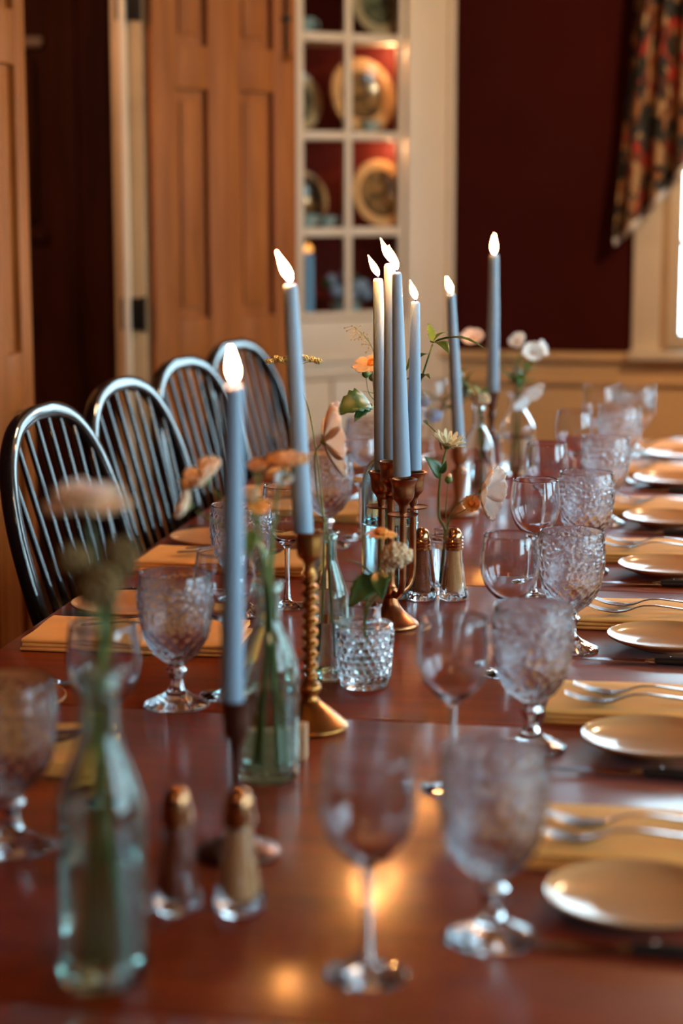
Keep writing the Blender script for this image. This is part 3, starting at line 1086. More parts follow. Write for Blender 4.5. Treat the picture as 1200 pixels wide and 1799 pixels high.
# broad aqua bottle behind the candelabra
def round_bottle():
    t = thing('aqua_bottle', 'broad aqua glass bottle with rounded shoulders behind the copper candelabra', 'vase', (-0.449, 2.985, TZ), 0, 'glass bottle vases along the table')
    r, th = 0.0445, 0.003
    out = [(0.040, 0.0), (r, 0.006), (r, 0.05), (r, 0.165), (0.0437, 0.184), (0.0395, 0.202), (0.030, 0.216), (0.019, 0.224), (0.016, 0.232), (0.016, 0.244), (0.0185, 0.246), (0.0185, 0.252)]
    inn = [(0.0145, 0.252), (0.0130, 0.242), (0.0130, 0.231), (0.0165, 0.2215), (0.028, 0.213), (0.0365, 0.200), (0.0407, 0.183), (r - th, 0.165), (r - th, 0.05), (r - th, 0.012)]
    prof = [(0, 0.002)] + smooth_prof(out, 4) + smooth_prof(inn, 4) + [(0.03, 0.007), (0, 0.0065)]
    finish('body', lathe(prof, 64), 'aqua_glass', t, ang=50)
    finish('water', lathe([(0, 0.0068), (0.03, 0.0072), (r - th - 0.0005, 0.0125), (r - th - 0.0005, 0.118), (0, 0.118)], 64), 'water', t, ang=30)
    finish('ring_seam', lathe([(r - 0.0006, 0.1165), (r + 0.0008, 0.118), (r - 0.0006, 0.1195)], 64), 'aqua_glass', t)


round_bottle()


def hobnail_jar():
    t = thing('hobnail_jar', 'small clear hobnail glass bud vase in front of the candelabra', 'vase', (-0.396, 2.418, TZ), 0, 'small glass bud vases')
    bm = NB()
    seg = 208
    lower = smooth_prof([(0.0285, 0.0), (0.0312, 0.003), (0.0318, 0.008)], 3)
    mid = [(0.0318 + (0.0368 - 0.0318) * i / 68, 0.008 + 0.001 * i) for i in range(1, 68)]
    prof = lower + mid + smooth_prof([(0.0368, 0.076), (0.0372, 0.081), (0.0362, 0.0845), (0.032, 0.0862), (0.0245, 0.0872), (0.0215, 0.090), (0.0210, 0.104), (0.0220, 0.108), (0.0212, 0.1095)], 4)
    n_out = len(prof)
    inn = smooth_prof([(0.0195, 0.109), (0.0182, 0.103), (0.0185, 0.090), (0.0235, 0.0842), (0.0310, 0.0825), (0.0338, 0.078), (0.0315, 0.045), (0.0287, 0.012)], 3) + [(0.022, 0.0085), (0, 0.0078)]

    def hob(r, z, th):
        if 0.010 < z < 0.076:
            row = (z - 0.010) / 0.0094
            k = int(row)
            ph = row - k
            a = th / (2 * PI) * 21 + (0.5 if k % 2 else 0)
            q = a - math.floor(a) - 0.5
            d2 = (q * 2) ** 2 + ((ph - 0.5) * 2) ** 2
            return r + 0.0030 * max(0.0, 1 - d2) ** 0.6, z
        return r, z

    lathe([(0, 0.0015)] + prof + inn, seg, None, bm=bm)
    bm.verts.ensure_lookup_table()
    for v in bm.verts:
        rr = math.hypot(v.co.x, v.co.y)
        if 0.0095 < v.co.z < 0.077 and rr > 0.0318 + (v.co.z - 0.008) * 0.0735 - 0.0006:
            th = math.atan2(v.co.y, v.co.x) % (2 * PI)
            r2, _ = hob(rr, v.co.z, th)
            v.co.x *= r2 / rr
            v.co.y *= r2 / rr
    finish('body', bm, 'clear_glass', t, ang=70)
    finish('water', lathe([(0, 0.008), (0.022, 0.0087), (0.0283, 0.0125), (0.0305, 0.04), (0, 0.04)], 48), 'water', t, ang=30)


hobnail_jar()


def bud_vase():
    t = thing('bud_vase', 'small clear tapering bud vase between the salt and pepper shakers', 'vase', (-0.362, 3.012, TZ), 0, 'small glass bud vases')
    out = smooth_prof([(0.0165, 0.0), (0.0185, 0.003), (0.0195, 0.012), (0.0235, 0.045), (0.0275, 0.085), (0.0285, 0.0905), (0.0265, 0.0935), (0.0205, 0.095), (0.0190, 0.098), (0.0195, 0.105), (0.0188, 0.1065)], 5)
    inn = smooth_prof([(0.0170, 0.106), (0.0165, 0.098), (0.0185, 0.0925), (0.0250, 0.0895), (0.0250, 0.083), (0.0208, 0.045), (0.0165, 0.016)], 4) + [(0.012, 0.0115), (0, 0.0105)]
    finish('body', lathe([(0, 0.002)] + out + inn, 48, lambda r, z, th: (r * (1 + (0.03 * math.cos(12 * th) if (0.002 < z < 0.014 and r > 0.0178) else 0)), z)), 'clear_glass', t, ang=50)
    finish('water', lathe([(0, 0.0108), (0.012, 0.0118), (0.0161, 0.0165), (0.0203, 0.045), (0.0238, 0.076), (0, 0.076)], 48), 'water', t, ang=30)


bud_vase()


def shaker(label, loc, content, group):
    t = thing('%s_shaker' % content, label, 'shaker', loc, 0.25, group)
    out = smooth_prof([(0.0205, 0.0), (0.0225, 0.002), (0.0228, 0.007), (0.0205, 0.016), (0.0175, 0.035), (0.0150, 0.058), (0.0134, 0.076), (0.0130, 0.080)], 4)

    def facet(r, z, th):
        s = 2 * PI / 8
        a = (th % s) - s / 2
        k = min(1, z / 0.012)
        return r * ((1 - k) + k * math.cos(s / 2) / math.cos(a) * 1.04), z

    inn = smooth_prof([(0.0112, 0.080), (0.0116, 0.076), (0.0130, 0.058), (0.0152, 0.035), (0.0172, 0.018), (0.0165, 0.013)], 3) + [(0, 0.0115)]
    bm = NB()
    lathe([(0, 0.002)] + out + inn, 64, None, bm=bm)
    for v in bm.verts:
        rr = math.hypot(v.co.x, v.co.y)
        if rr > 0.0118 + (0.080 - v.co.z) * 0.055 and v.co.z < 0.0795 and rr > 1e-5:
            th = math.atan2(v.co.y, v.co.x) % (2 * PI)
            r2, _ = facet(rr, v.co.z, th)
            v.co.x *= r2 / rr
            v.co.y *= r2 / rr
    finish('body', bm, 'clear_glass', t, ang=25)
    top = 0.078
    finish('contents', lathe([(0, 0.0122), (0.0162, 0.0135), (0.0168, 0.018), (0.0148, 0.035), (0.0126, 0.058), (0.0112, 0.075), (0.0105, top), (0, top + 0.001)], 40), content, t)
    cap = [(0.0128, 0.0795), (0.0146, 0.0797), (0.0148, 0.0835), (0.0138, 0.0845), (0.0146, 0.0855), (0.0147, 0.0885), (0.0137, 0.0895), (0.0144, 0.0905), (0.0144, 0.094), (0.0132, 0.0955), (0.0136, 0.098), (0.0126, 0.1045), (0.0095, 0.1100), (0.0050, 0.1133), (0, 0.1143)]
    finish('cap', lathe([(0, 0.0812), (0.0125, 0.0812)] + cap, 32), 'shaker_cap', t)
    return t


shaker('blurred pepper shaker beside the front green bottle', (-0.435, 1.614, TZ), 'pepper', 'glass salt and pepper shakers')
shaker('blurred salt shaker in front of the front candlestick', (-0.379, 1.620, TZ), 'salt', 'glass salt and pepper shakers')
shaker('pepper shaker of brown pepper just right of the copper candelabra', (-0.395, 2.964, TZ), 'pepper', 'glass salt and pepper shakers')
shaker('salt shaker of tan salt right of the bud vase', (-0.345, 2.973, TZ), 'salt', 'glass salt and pepper shakers')

# small wooden blocks on the table
for (lab, x, y, wx, wy, wz, rz) in (('small tan wooden block behind the copper candelabra base', -0.4500, 2.850, 0.046, 0.022, 0.042, -6),
                                    ('small tan wooden block behind the second green bottle', -0.440, 2.085, 0.064, 0.024, 0.040, 4)):
    o = finish('wooden_block', bx(-wx / 2, wx / 2, -wy / 2, wy / 2, 0, wz, bev=0.0015), 'block_wood', loc=(x, y, TZ), rot=(0, 0, R(rz)))
    tag(o, lab, 'block', 'small wooden blocks on the table')


# ------------------------------------------------------------------ candles
def candle(label, base, top, r0=0.0112, r1=0.0082, ftilt=-0.42, fh=0.0295, mat='candle_wax', group='pale blue taper candles', fw=0.0056, fmat='flame'):
    """taper from base point to top point (world), with wick and flame"""
    b, tp = Vector(base), Vector(top)
    ln = (tp - b).length
    t = thing('taper_candle', label, 'candle', b, 0, group)
    t.rotation_euler = (tp - b).to_track_quat('Z', 'Y').to_euler()
    n = 12
    prof = [(0, 0.0)] + [(r0 + (r1 - r0) * (k / n) ** 1.15, ln * 0.985 * k / n) for k in range(n + 1)] + [(r1 * 0.93, ln * 0.994), (r1 * 0.72, ln), (r1 * 0.3, ln - 0.0012), (0, ln - 0.0016)]
    finish('wax', lathe(prof, 28), mat, t)
    w = finish('wick', tube([(0, 0, ln - 0.003), (0, 0, ln + 0.004), (-0.002, 0, ln + 0.008)], 0.0011, 6), 'wick', t)
    bm = NB()
    fp = smooth_prof([(0.0015, 0.0), (0.62 * fw, 0.10 * fh), (0.98 * fw, 0.28 * fh), (0.92 * fw, 0.48 * fh), (0.62 * fw, 0.70 * fh), (0.28 * fw, 0.88 * fh), (0.0008, fh)], 4)
    lathe([(0, -0.0006)] + fp + [(0, fh + 0.001)], 20, None, bm=bm)
    side = t.rotation_euler.to_matrix().inverted() @ Vector((math.cos(R(10)), math.sin(R(10)), 0))
    for v in bm.verts:
        k = max(0, v.co.z) / fh
        v.co += side * (ftilt * fh * k ** 1.15)
    finish('flame', bm, fmat, t, loc=(0, 0, ln + 0.0035), ang=180)
    return t


candle('thick blurred pale blue taper candle at the front in the dark candlestick', (-0.4179, 1.7630, 0.9013), (-0.4132, 1.7630, 1.2096), 0.0112, 0.0090, ftilt=-0.10, fh=0.0310, fw=0.0050)
candle('tall leaning pale blue taper candle in the twisted brass candlestick', (-0.4361, 2.2130, 0.9880), (-0.4506, 2.2130, 1.2807), 0.0120, 0.0082, ftilt=-0.40, fh=0.0336)
candle('leftmost pale blue taper candle of the copper candelabra', (-0.4336, 2.8040, 0.9790), (-0.4405, 2.8040, 1.2596), 0.0112, 0.0074, ftilt=-0.45, fh=0.0295)
candle('tallest middle pale blue taper candle of the copper candelabra', (-0.4144, 2.7660, 1.0001), (-0.4173, 2.7660, 1.2827), 0.0112, 0.0080, ftilt=-0.40, fh=0.0320)
candle('front pale blue taper candle of the copper candelabra', (-0.3928, 2.7280, 0.9811), (-0.4017, 2.7280, 1.2723), 0.0128, 0.0068, ftilt=-0.30, fh=0.0336)
candle('short rightmost pale blue taper candle of the copper candelabra', (-0.3857, 2.8020, 0.9796), (-0.3848, 2.8020, 1.2265), 0.0112, 0.0066, ftilt=-0.30, fh=0.0271)
candle('leaning pale blue taper candle in the amber wooden candlestick', (-0.4279, 3.7530, 0.8895), (-0.4464, 3.7530, 1.1854), 0.0125, 0.0082, ftilt=-0.22, fh=0.0271, fw=0.0054)
candle('farthest pale blue taper candle standing tall against the red wall', (-0.4117, 4.2680, 0.9415), (-0.4132, 4.2680, 1.2431), 0.0142, 0.0095, ftilt=0.0, fh=0.0385, fw=0.0056)

# candlesticks -------------------------------------------------
t = thing('candlestick', 'dark bronze slender candlestick holding the front candle', 'candlestick', (-0.414, 1.763, TZ), 0, 'candlesticks down the middle of the table')
finish('base', lathe([(0, 0), (0.040, 0), (0.042, 0.003), (0.040, 0.006), (0.026, 0.011), (0.013, 0.018), (0.008, 0.026), (0, 0.026)], 40), 'dark_bronze', t)
finish('stem', lathe(smooth_prof([(0.008, 0.026), (0.006, 0.035), (0.0085, 0.045), (0.0058, 0.055), (0.0052, 0.085), (0.0065, 0.108), (0.009, 0.116)], 4), 24), 'dark_bronze', t)
finish('socket', lathe([(0.009, 0.116), (0.0125, 0.122), (0.0135, 0.140), (0.0150, 0.152), (0.0160, 0.1555), (0.0130, 0.1555), (0.0118, 0.150), (0, 0.149)], 32), 'dark_bronze', t)

t = thing('candlestick', 'twisted brass candlestick with domed base beside the green bottles', 'candlestick', (-0.429, 2.213, TZ), 0, 'candlesticks down the middle of the table')
finish('base', lathe(smooth_prof([(0.045, 0.0), (0.0465, 0.003), (0.045, 0.006), (0.036, 0.014), (0.022, 0.026), (0.012, 0.034), (0.0095, 0.040)], 4) + [(0, 0.04)], 44), 'brass', t)
def twist(r, z, th):
    k = min(1, (z - 0.058) / 0.008, (0.190 - z) / 0.008)
    k = max(0, k)
    return r + k * 0.0026 * math.cos(th - (z - 0.05) * 2 * PI / 0.0135), z
finish('knop', lathe(smooth_prof([(0.0095, 0.040), (0.0135, 0.047), (0.0135, 0.052), (0.0085, 0.058)], 4), 40), 'brass', t)
finish('twisted_stem', lathe([(0.0078, 0.058 + 0.0008 * i) for i in range(166)], 32, twist), 'brass', t, ang=60)
finish('socket', lathe(smooth_prof([(0.0078, 0.190), (0.0062, 0.196), (0.0075, 0.204), (0.0140, 0.210), (0.0155, 0.222), (0.0155, 0.236), (0.0175, 0.240)], 4) + [(0.0135, 0.240), (0.0125, 0.234), (0, 0.233)], 36), 'brass', t)

# four-light copper candelabra
CX_, CY_ = -0.414, 2.766
t = thing('candelabra', 'copper four-light candelabra with round domed foot in the middle of the table', 'candelabra', (CX_, CY_, TZ))
finish('foot', lathe(smooth_prof([(0.0415, 0.0), (0.0425, 0.003), (0.0415, 0.006), (0.0395, 0.0085), (0.034, 0.013), (0.0225, 0.022), (0.0135, 0.033), (0.0100, 0.044)], 4) + [(0, 0.044)], 48), 'copper', t)
HB = 0.246
finish('stem', lathe(smooth_prof([(0.0100, 0.044), (0.0125, 0.050), (0.0095, 0.058), (0.0065, 0.066), (0.0056, 0.10), (0.0056, 0.16), (0.0065, 0.19), (0.009, 0.197), (0.005, 0.203)], 4), 24), 'copper', t)


def socket(parent, x, y, zrim, dz=0.0):
    s = finish('socket', lathe(smooth_prof([(0.0052, -0.050), (0.0062, -0.042), (0.0082, -0.036), (0.0140, -0.029), (0.0160, -0.022), (0.0165, -0.010), (0.0188, -0.003), (0.0205, 0.0)], 4)
                       + [(0.0165, 0.0005), (0.0138, -0.003), (0.0128, -0.010), (0, -0.011)], 32), 'copper', parent, loc=(x, y, zrim))
    finish('drip_pan', lathe([(0.0050, -0.0530), (0.0205, -0.0533), (0.0225, -0.0510), (0.0205, -0.0520), (0.0050, -0.0515)], 32, close=True), 'copper', s)
    return s


socket(t, 0, 0, HB)
rx, ry = math.cos(R(10)), math.sin(R(10))
arms = [(-0.0135, 0.036, 'a'), (0.0165, -0.038, 'c'), (0.0335, 0.030, 'd')]
for (la, de, nm) in arms:
    # lateral / depth offsets turned into the table's axes
    ax = la * rx - de * ry
    ay = la * ry + de * rx
    zr = 0.226
    L = math.hypot(ax, ay)
    ux, uy = ax / L, ay / L
    pts = [(ux * 0.006, uy * 0.006, 0.052), (ux * L * 0.5, uy * L * 0.5, 0.050), (ux * L * 0.85, uy * L * 0.85, 0.060), (ax, ay, 0.080), (ax, ay, 0.12), (ax, ay, zr - 0.049)]
    finish('arm', tube(smooth_prof(pts, 5), 0.0048, 10), 'copper', t)
    socket(t, ax, ay, zr)

t = thing('candlestick', 'turned amber wooden candlestick with wide round base', 'candlestick', (-0.426, 3.753, TZ), 0, 'candlesticks down the middle of the table')
finish('base', lathe(smooth_prof([(0.036, 0.0), (0.0385, 0.004), (0.036, 0.010), (0.022, 0.015), (0.014, 0.022)], 4) + [(0, 0.022)], 40), 'holder_wood', t)
finish('turned_stem', lathe(smooth_prof([(0.014, 0.022), (0.010, 0.032), (0.0105, 0.045), (0.0150, 0.075), (0.0165, 0.088), (0.0100, 0.096), (0.0085, 0.101)], 4), 32), 'holder_wood', t)
finish('socket', lathe(smooth_prof([(0.0085, 0.101), (0.0125, 0.107), (0.0165, 0.118), (0.0165, 0.128), (0.0150, 0.136)], 4) + [(0.012, 0.1365), (0, 0.135)], 32), 'holder_wood', t)
t = thing('candlestick', 'dark turned wooden candlestick under the farthest candle', 'candlestick', (-0.414, 4.268, TZ), 0, 'candlesticks down the middle of the table')
finish('base', lathe(smooth_prof([(0.040, 0.0), (0.042, 0.005), (0.038, 0.012), (0.022, 0.020), (0.012, 0.030)], 4) + [(0, 0.03)], 40), 'dark_holder_wood', t)
finish('turned_stem', lathe(smooth_prof([(0.012, 0.030), (0.013, 0.06), (0.0175, 0.088), (0.0150, 0.098), (0.0078, 0.106), (0.0070, 0.125), (0.0105, 0.140), (0.0078, 0.150)], 4), 32), 'dark_holder_wood', t)
finish('socket', lathe(smooth_prof([(0.0078, 0.150), (0.0105, 0.160), (0.0130, 0.175), (0.0165, 0.190), (0.0170, 0.193)], 4) + [(0.0135, 0.1935), (0, 0.190)], 32), 'dark_holder_wood', t)


# ------------------------------------------------------------------ place settings
def bread_plate():
    rr = 0.083
    prof = [(0, 0.003), (0.030, 0.003), (0.032, 0.0), (0.040, 0.0), (0.042, 0.004), (0.060, 0.0075), (0.078, 0.0150), (rr, 0.0185), (rr + 0.0004, 0.0205), (0.0815, 0.0205),
            (0.074, 0.0150), (0.058, 0.0105), (0.040, 0.0075), (0, 0.0065)]
    return finish('bread_plate', lathe([prof[0]] + prof[1:5] + smooth_prof(prof[5:13], 3) + [prof[13]], 72), 'plate_china', ang=50)


def napkin():
    """folded cloth: three stacked layers with rounded folds, x length, y width"""
    t = thing('napkin', '', 'napkin')
    Lx, Ly = 0.30, 0.165
    z0 = 0.0
    for k, (h, ins) in enumerate(((0.0055, 0.0), (0.0055, 0.003), (0.0055, 0.0015))):
        bm = NB()
        nx, ny = 24, 10
        sec = []
        x0, x1, y0, y1 = -Lx / 2 + ins, Lx / 2 - ins * 2, -Ly / 2 + ins * 0.6, Ly / 2 - ins * 3
        # section around the layer (rounded fold at the near long edge)
        prof = [(y1, 0.0), (y0 + 0.003, 0.0), (y0 + 0.0008, h * 0.2), (y0, h * 0.5), (y0 + 0.0008, h * 0.8), (y0 + 0.003, h)]
        prof += [(y0 + 0.003 + (y1 - y0 - 0.004) * q / 6, h) for q in range(1, 7)] + [(y1, h * 0.7)]
        rings = []
        for i in range(nx + 1):
            x = x0 + (x1 - x0) * i / nx
            ring = []
            for (y, z) in prof:
                wv = 0.0011 * math.sin(x * 34 + k * 1.3) * (1 if z > h * 0.4 else 0.0) + 0.0009 * math.sin(y * 50 + x * 18 + k)* (1 if z > h * 0.4 else 0.0)
                yy = y + 0.0016 * math.sin(x * 22 + k * 2.0)
                ring.append(bm.verts.new((x, yy, z0 + z + (wv if k == 2 else 0.2 * wv))))
            rings.append(ring)
        m_ = len(prof)
        for a, b in zip(rings[:-1], rings[1:]):
            for q in range(m_):
                j = (q + 1) % m_
                bm.faces.new((a[q], a[j], b[j], b[q]))
        bm.faces.new(rings[0][::-1])
        bm.faces.new(rings[-1])
        finish('fold_layer', bm, 'napkin_cloth', t, ang=60)
        z0 += h
    return t


def fork():
    """x: 0 = tine tips, 0.185 = handle end"""
    t = thing('fork', '', 'fork')

    def zc(x):
        P = [(0.0, 0.0135), (0.022, 0.0060), (0.045, 0.0030), (0.062, 0.0055), (0.080, 0.0125), (0.105, 0.0135), (0.145, 0.0080), (0.185, 0.0042)]
        for a, b in zip(P[:-1], P[1:]):
            if a[0] <= x <= b[0]:
                k = (x - a[0]) / (b[0] - a[0])
                return a[1] + (b[1] - a[1]) * k
        return P[-1][1]

    def strip(bm, sts):
        rings = []
        for (x, yc, hw) in sts:
            z = zc(x)
            rings.append([bm.verts.new((x, yc + s * hw * q, z + dz)) for (s, q, dz) in ((-1, 1, 0), (-1, 0.6, 0.0011), (1, 0.6, 0.0011), (1, 1, 0), (1, 0.6, -0.0009), (-1, 0.6, -0.0009))])
        for a, b in zip(rings[:-1], rings[1:]):
            for k in range(6):
                j = (k + 1) % 6
                bm.faces.new((a[k], a[j], b[j], b[k]))
        bm.faces.new(rings[0][::-1])
        bm.faces.new(rings[-1])

    for q in (-1.5, -0.5, 0.5, 1.5):
        bm = NB()
        strip(bm, [(0.0, q * 0.0056, 0.0008), (0.006, q * 0.0058, 0.0015), (0.02, q * 0.0060, 0.0018), (0.036, q * 0.0062, 0.0021), (0.048, q * 0.0058, 0.0022)])
        finish('tine', bm, 'steel', t, ang=60)
    bm = NB()
    strip(bm, [(0.044, 0, 0.0113), (0.050, 0, 0.0116), (0.058, 0, 0.0095), (0.066, 0, 0.0055), (0.074, 0, 0.0034), (0.084, 0, 0.0028), (0.100, 0, 0.0030), (0.125, 0, 0.0042), (0.150, 0, 0.0060), (0.172, 0, 0.0078), (0.181, 0, 0.0066), (0.185, 0, 0.003)])
    finish('handle', bm, 'steel', t, ang=60)
    return t


def knife():
    """x: 0 = blade tip, 0.215 = handle end, lying on its side"""
    t = thing('steak_knife', '', 'knife')
    bm = NB()
    top = [(0.0, 0.0055), (0.012, 0.0035), (0.03, 0.0010), (0.06, -0.0004), (0.098, -0.0015), (0.104, 0.0)]
    n = 60
    edge = []
    for i in range(n + 1):
        x = 0.100 * i / n
        y = 0.0060 + 0.0085 * math.sin(min(1.0, x / 0.06) * PI / 2)
        if i % 2:
            y -= 0.0009
        edge.append((x, y))
    poly = top[::-1] + edge[0:]
    poly = [(x, y) for x, y in top] + [(0.104, 0.0135)] + edge[::-1][:-1]
    prism(poly, 0.0042, 0.0056, bm)
    finish('blade', bm, 'steel', t, smooth=False)
    finish('bolster', tube([(0.098, 0.0065, 0.0049), (0.106, 0.0065, 0.0049), (0.112, 0.0065, 0.0049)], [0.0048, 0.0072, 0.0078], 14, flat=(0.62, 1)), 'steel', t)
    hb = tube(smooth_prof([(0.110, 0.0065, 0.0062), (0.135, 0.0070, 0.0066), (0.170, 0.0062, 0.0066), (0.205, 0.0085, 0.0066), (0.216, 0.0100, 0.0062)], 4),
              [0.0078 + 0.0022 * math.sin(i / 16 * PI) - (0.003 if i == 16 else 0) for i in range(17)], 14, flat=(0.66, 1.0))
    h = finish('handle', hb, 'knife_handle', t)
    for x in (0.130, 0.160, 0.190):
        finish('rivet', lathe([(0, 0.0008), (0.0016, 0.0006), (0.002, 0), (0, 0)], 12), 'steel', h, loc=(x, 0.007, 0.0066 + 0.0066 * 0.97))
    return t


pl0, nk0, fk0, kn0 = bread_plate(), napkin(), fork(), knife()
used = set()


def place(proto, loc, rz, label, cat, group):
    if proto.name in used:
        o = dup(proto, loc, rz, label, group)
    else:
        used.add(proto.name)
        o = proto
        o.location = loc
        o.rotation_euler = (0, 0, rz)
        o['label'] = label
        o['group'] = group
    o['category'] = cat
    return o


PR = [(-0.026, 1.675), (-0.020, 2.185), (-0.011, 2.699), (-0.013, 3.221), (-0.020, 3.700), (-0.013, 4.205), (0.006, 4.610)]
RW = ['nearest', 'second', 'third', 'fourth', 'fifth', 'sixth', 'farthest']
for i, (x, y) in enumerate(PR):
    wd = RW[i]
    place(pl0, (x, y, TZ), 0, '%s tan bread plate along the right side of the table' % wd, 'plate', 'tan bread plates')
    place(nk0, (-0.005 + rnd.uniform(-.008, .008), y + 0.172, TZ), R(rnd.uniform(-2, 2)), '%s folded orange napkin along the right side of the table' % wd, 'napkin', 'folded orange napkins')
    place(fk0, (-0.130, y + 0.128, TZ + 0.0175), R(5 + rnd.uniform(-2, 2)), '%s fork on the right side, lying nearer the plate on its napkin' % wd, 'fork', 'forks on the right')
    place(fk0, (-0.122, y + 0.176, TZ + 0.0175), R(3 + rnd.uniform(-2, 2)), '%s fork on the right side, lying on the far half of its napkin' % wd, 'fork', 'forks on the right')
    if i != 6:
        place(kn0, (-0.135 + rnd.uniform(-.006, .006), y - 0.108, TZ), R(rnd.uniform(-2, 2)), '%s black handled steak knife along the right side of the table' % wd, 'knife', 'black handled steak knives')
    else:
        place(kn0, (-0.08, y + 0.275, TZ), 0, 'farthest black handled steak knife at the far end of the right side', 'knife', 'black handled steak knives')
PLT = [(-0.822, 2.215), (-0.822, 2.775), (-0.820, 3.345), (-0.822, 3.87), (-0.822, 4.40)]
for i, (x, y) in enumerate(PLT):
    wd = 'farthest' if i == 4 else RW[i]
    place(pl0, (x, y, TZ), 0, '%s tan bread plate along the left side of the table' % wd, 'plate', 'tan bread plates')
    place(nk0, (-0.755 if i else -0.79, y - 0.165, TZ), R(rnd.uniform(-2, 2)), '%s folded orange napkin along the left side of the table' % wd, 'napkin', 'folded orange napkins')
    place(fk0, (-0.660, y - 0.185, TZ + 0.0175), R(177 + rnd.uniform(-2, 2)), '%s fork on the left side, lying on the near half of its napkin' % wd, 'fork', 'forks on the left')
    place(fk0, (-0.655, y - 0.150, TZ + 0.0175), R(176 + rnd.uniform(-2, 2)), '%s fork on the left side, lying nearer the plate on its napkin' % wd, 'fork', 'forks on the left')
    place(kn0, (-0.690, y + 0.14, TZ), R(180), '%s black handled steak knife along the left side of the table' % wd, 'knife', 'steak knives on the left')


# ------------------------------------------------------------------ flowers
def spline(pts, n=6):
    return smooth_prof([tuple(p) for p in pts], n)


def stem_part(parent, origin, pts, r=0.0016, mat='stem_green', name='stem'):
    P = [tuple(Vector(p) - origin) for p in spline(pts)]
    m_ = len(P)
    return finish(name, tube(P, [r * (1.0 - 0.35 * i / (m_ - 1)) for i in range(m_)], 7), mat, parent)


def petal_mesh(ln, wd, cup, notch=True, seg=8, curl=0.0):
    """petal along +x, width along y, curving up by cup"""
    bm = NB()
    rows = []
    for i in range(seg + 1):
        u = i / seg
        w = wd * (0.16 + 0.84 * math.sin(min(1.0, u / 0.78) * PI / 2) ** 1.1) * (1.0 if u < 0.8 else math.sqrt(max(0.05, 1 - ((u - 0.8) / 0.215) ** 2)))
        row = []
        for j in range(7):
            v = (j - 3) / 3
            x = ln * u - (0.05 * ln * v * v if u > 0.9 else 0)
            if notch and i == seg:
                x -= ln * 0.05 * (1 if j in (1, 3, 5) else 0)
            z = cup * ln * (u ** 1.6) - curl * ln * u ** 4 + 0.05 * ln * v * v * u + 0.02 * ln * math.cos(v * 9) * u
            row.append(bm.verts.new((x, v * w / 2, z)))
        rows.append(row)
    for a, b in zip(rows[:-1], rows[1:]):
        for j in range(6):
            bm.faces.new((a[j], a[j + 1], b[j + 1], b[j]))
    return bm


def petals(parent, origin, head, axis, n, ln, wd, cup, mat, r_in=0.002, twist=0.0, notch=True, curl=0.0, jitter=0.1):
    axis = Vector(axis).normalized()
    q = axis.to_track_quat('Z', 'Y').to_matrix().to_4x4()
    me = None
    for k in range(n):
        a = 2 * PI * k / n + twist + rnd.uniform(-1, 1) * jitter * 0.5
        m = Matrix.Translation(Vector(head) - origin) @ q @ Matrix.Rotation(a, 4, 'Z') @ Matrix.Translation((r_in, 0, 0)) @ Matrix.Rotation(rnd.uniform(-1, 1) * jitter, 4, 'Y') @ Matrix.Rotation(rnd.uniform(-1, 1) * jitter, 4, 'X')
        if me is None:
            o = finish('petal', petal_mesh(ln, wd, cup, notch, curl=curl), mat, parent, ang=180, recalc=False)
            sm_ = o.modifiers.new('thick', 'SOLIDIFY')
            sm_.thickness = 0.0004
            me = o
        else:
            o = me.copy()
            col.objects.link(o)
            o.parent = parent
        o.matrix_local = m


def blob_head(parent, origin, head, r, mat, n=90, flat=1.0, grain=0.22, name='flower_head', axis=(0, 0, 1)):
    """dense head of many tiny florets"""
    bm = NB()
    q = Vector(axis).normalized().to_track_quat('Z', 'Y')
    for k in range(n):
        z = 1 - 2 * (k + 0.5) / n
        a = k * 2.399963
        s = math.sqrt(1 - z * z)
        d = Vector((s * math.cos(a), s * math.sin(a), z * flat)) * r * rnd.uniform(0.72, 1.0)
        p = Vector(head) - origin + q @ d
        m = Matrix.Translation(p) @ Matrix.Scale(r * grain * rnd.uniform(0.8, 1.25), 4)
        bmesh.ops.create_icosphere(bm, subdivisions=1, radius=1.0, matrix=m)
    return finish(name, bm, mat, parent, ang=180)


def disc(parent, origin, head, axis, r, mat, dome=0.5, name='flower_centre'):
    bm = lathe([(0, -0.3 * r), (0.8 * r, -0.15 * r), (r, 0.1 * r), (0.7 * r, dome * r * 0.8), (0, dome * r)], 16, lambda rr, z, t: (rr * (1 + 0.08 * math.sin(9 * t)), z))
    q = Vector(axis).normalized().to_track_quat('Z', 'Y').to_matrix().to_4x4()
    o = finish(name, bm, mat, parent)
    o.matrix_local = Matrix.Translation(Vector(head) - origin) @ q
    return o


def leaf(parent, origin, base, tip, wd, mat='leaf_green', droop=0.15, up=(0, 0, 1), fold=0.25, toothed=False):
    b, tp = Vector(base) - origin, Vector(tip) - origin
    d = tp - b
    ln = d.length
    x = d.normalized()
    u = Vector(up)
    y = u.cross(x).normalized()
    z = x.cross(y)
    bm = NB()
    rows = []
    n = 12
    for i in range(n + 1):
        s = i / n
        w = wd * math.sin(PI * min(1, s ** 0.75)) ** 0.85 * (1 - 0.25 * s)
        if toothed and i % 2:
            w *= 0.80
        row = []
        for v in (-1, -0.5, 0, 0.5, 1):
            p = b + x * (ln * s) + y * (w / 2 * v) + z * (abs(v) * w * fold * 0.5 + ln * droop * math.sin(PI * s))
            row.append(bm.verts.new(p))
        rows.append(row)
    for a, c in zip(rows[:-1], rows[1:]):
        for j in range(4):
            bm.faces.new((a[j], a[j + 1], c[j + 1], c[j]))
    bmesh.ops.remove_doubles(bm, verts=bm.verts, dist=1e-6)
    o = finish('leaf', bm, mat, parent, ang=180, recalc=False)
    sm_ = o.modifiers.new('thick', 'SOLIDIFY')
    sm_.thickness = 0.0005
    return o


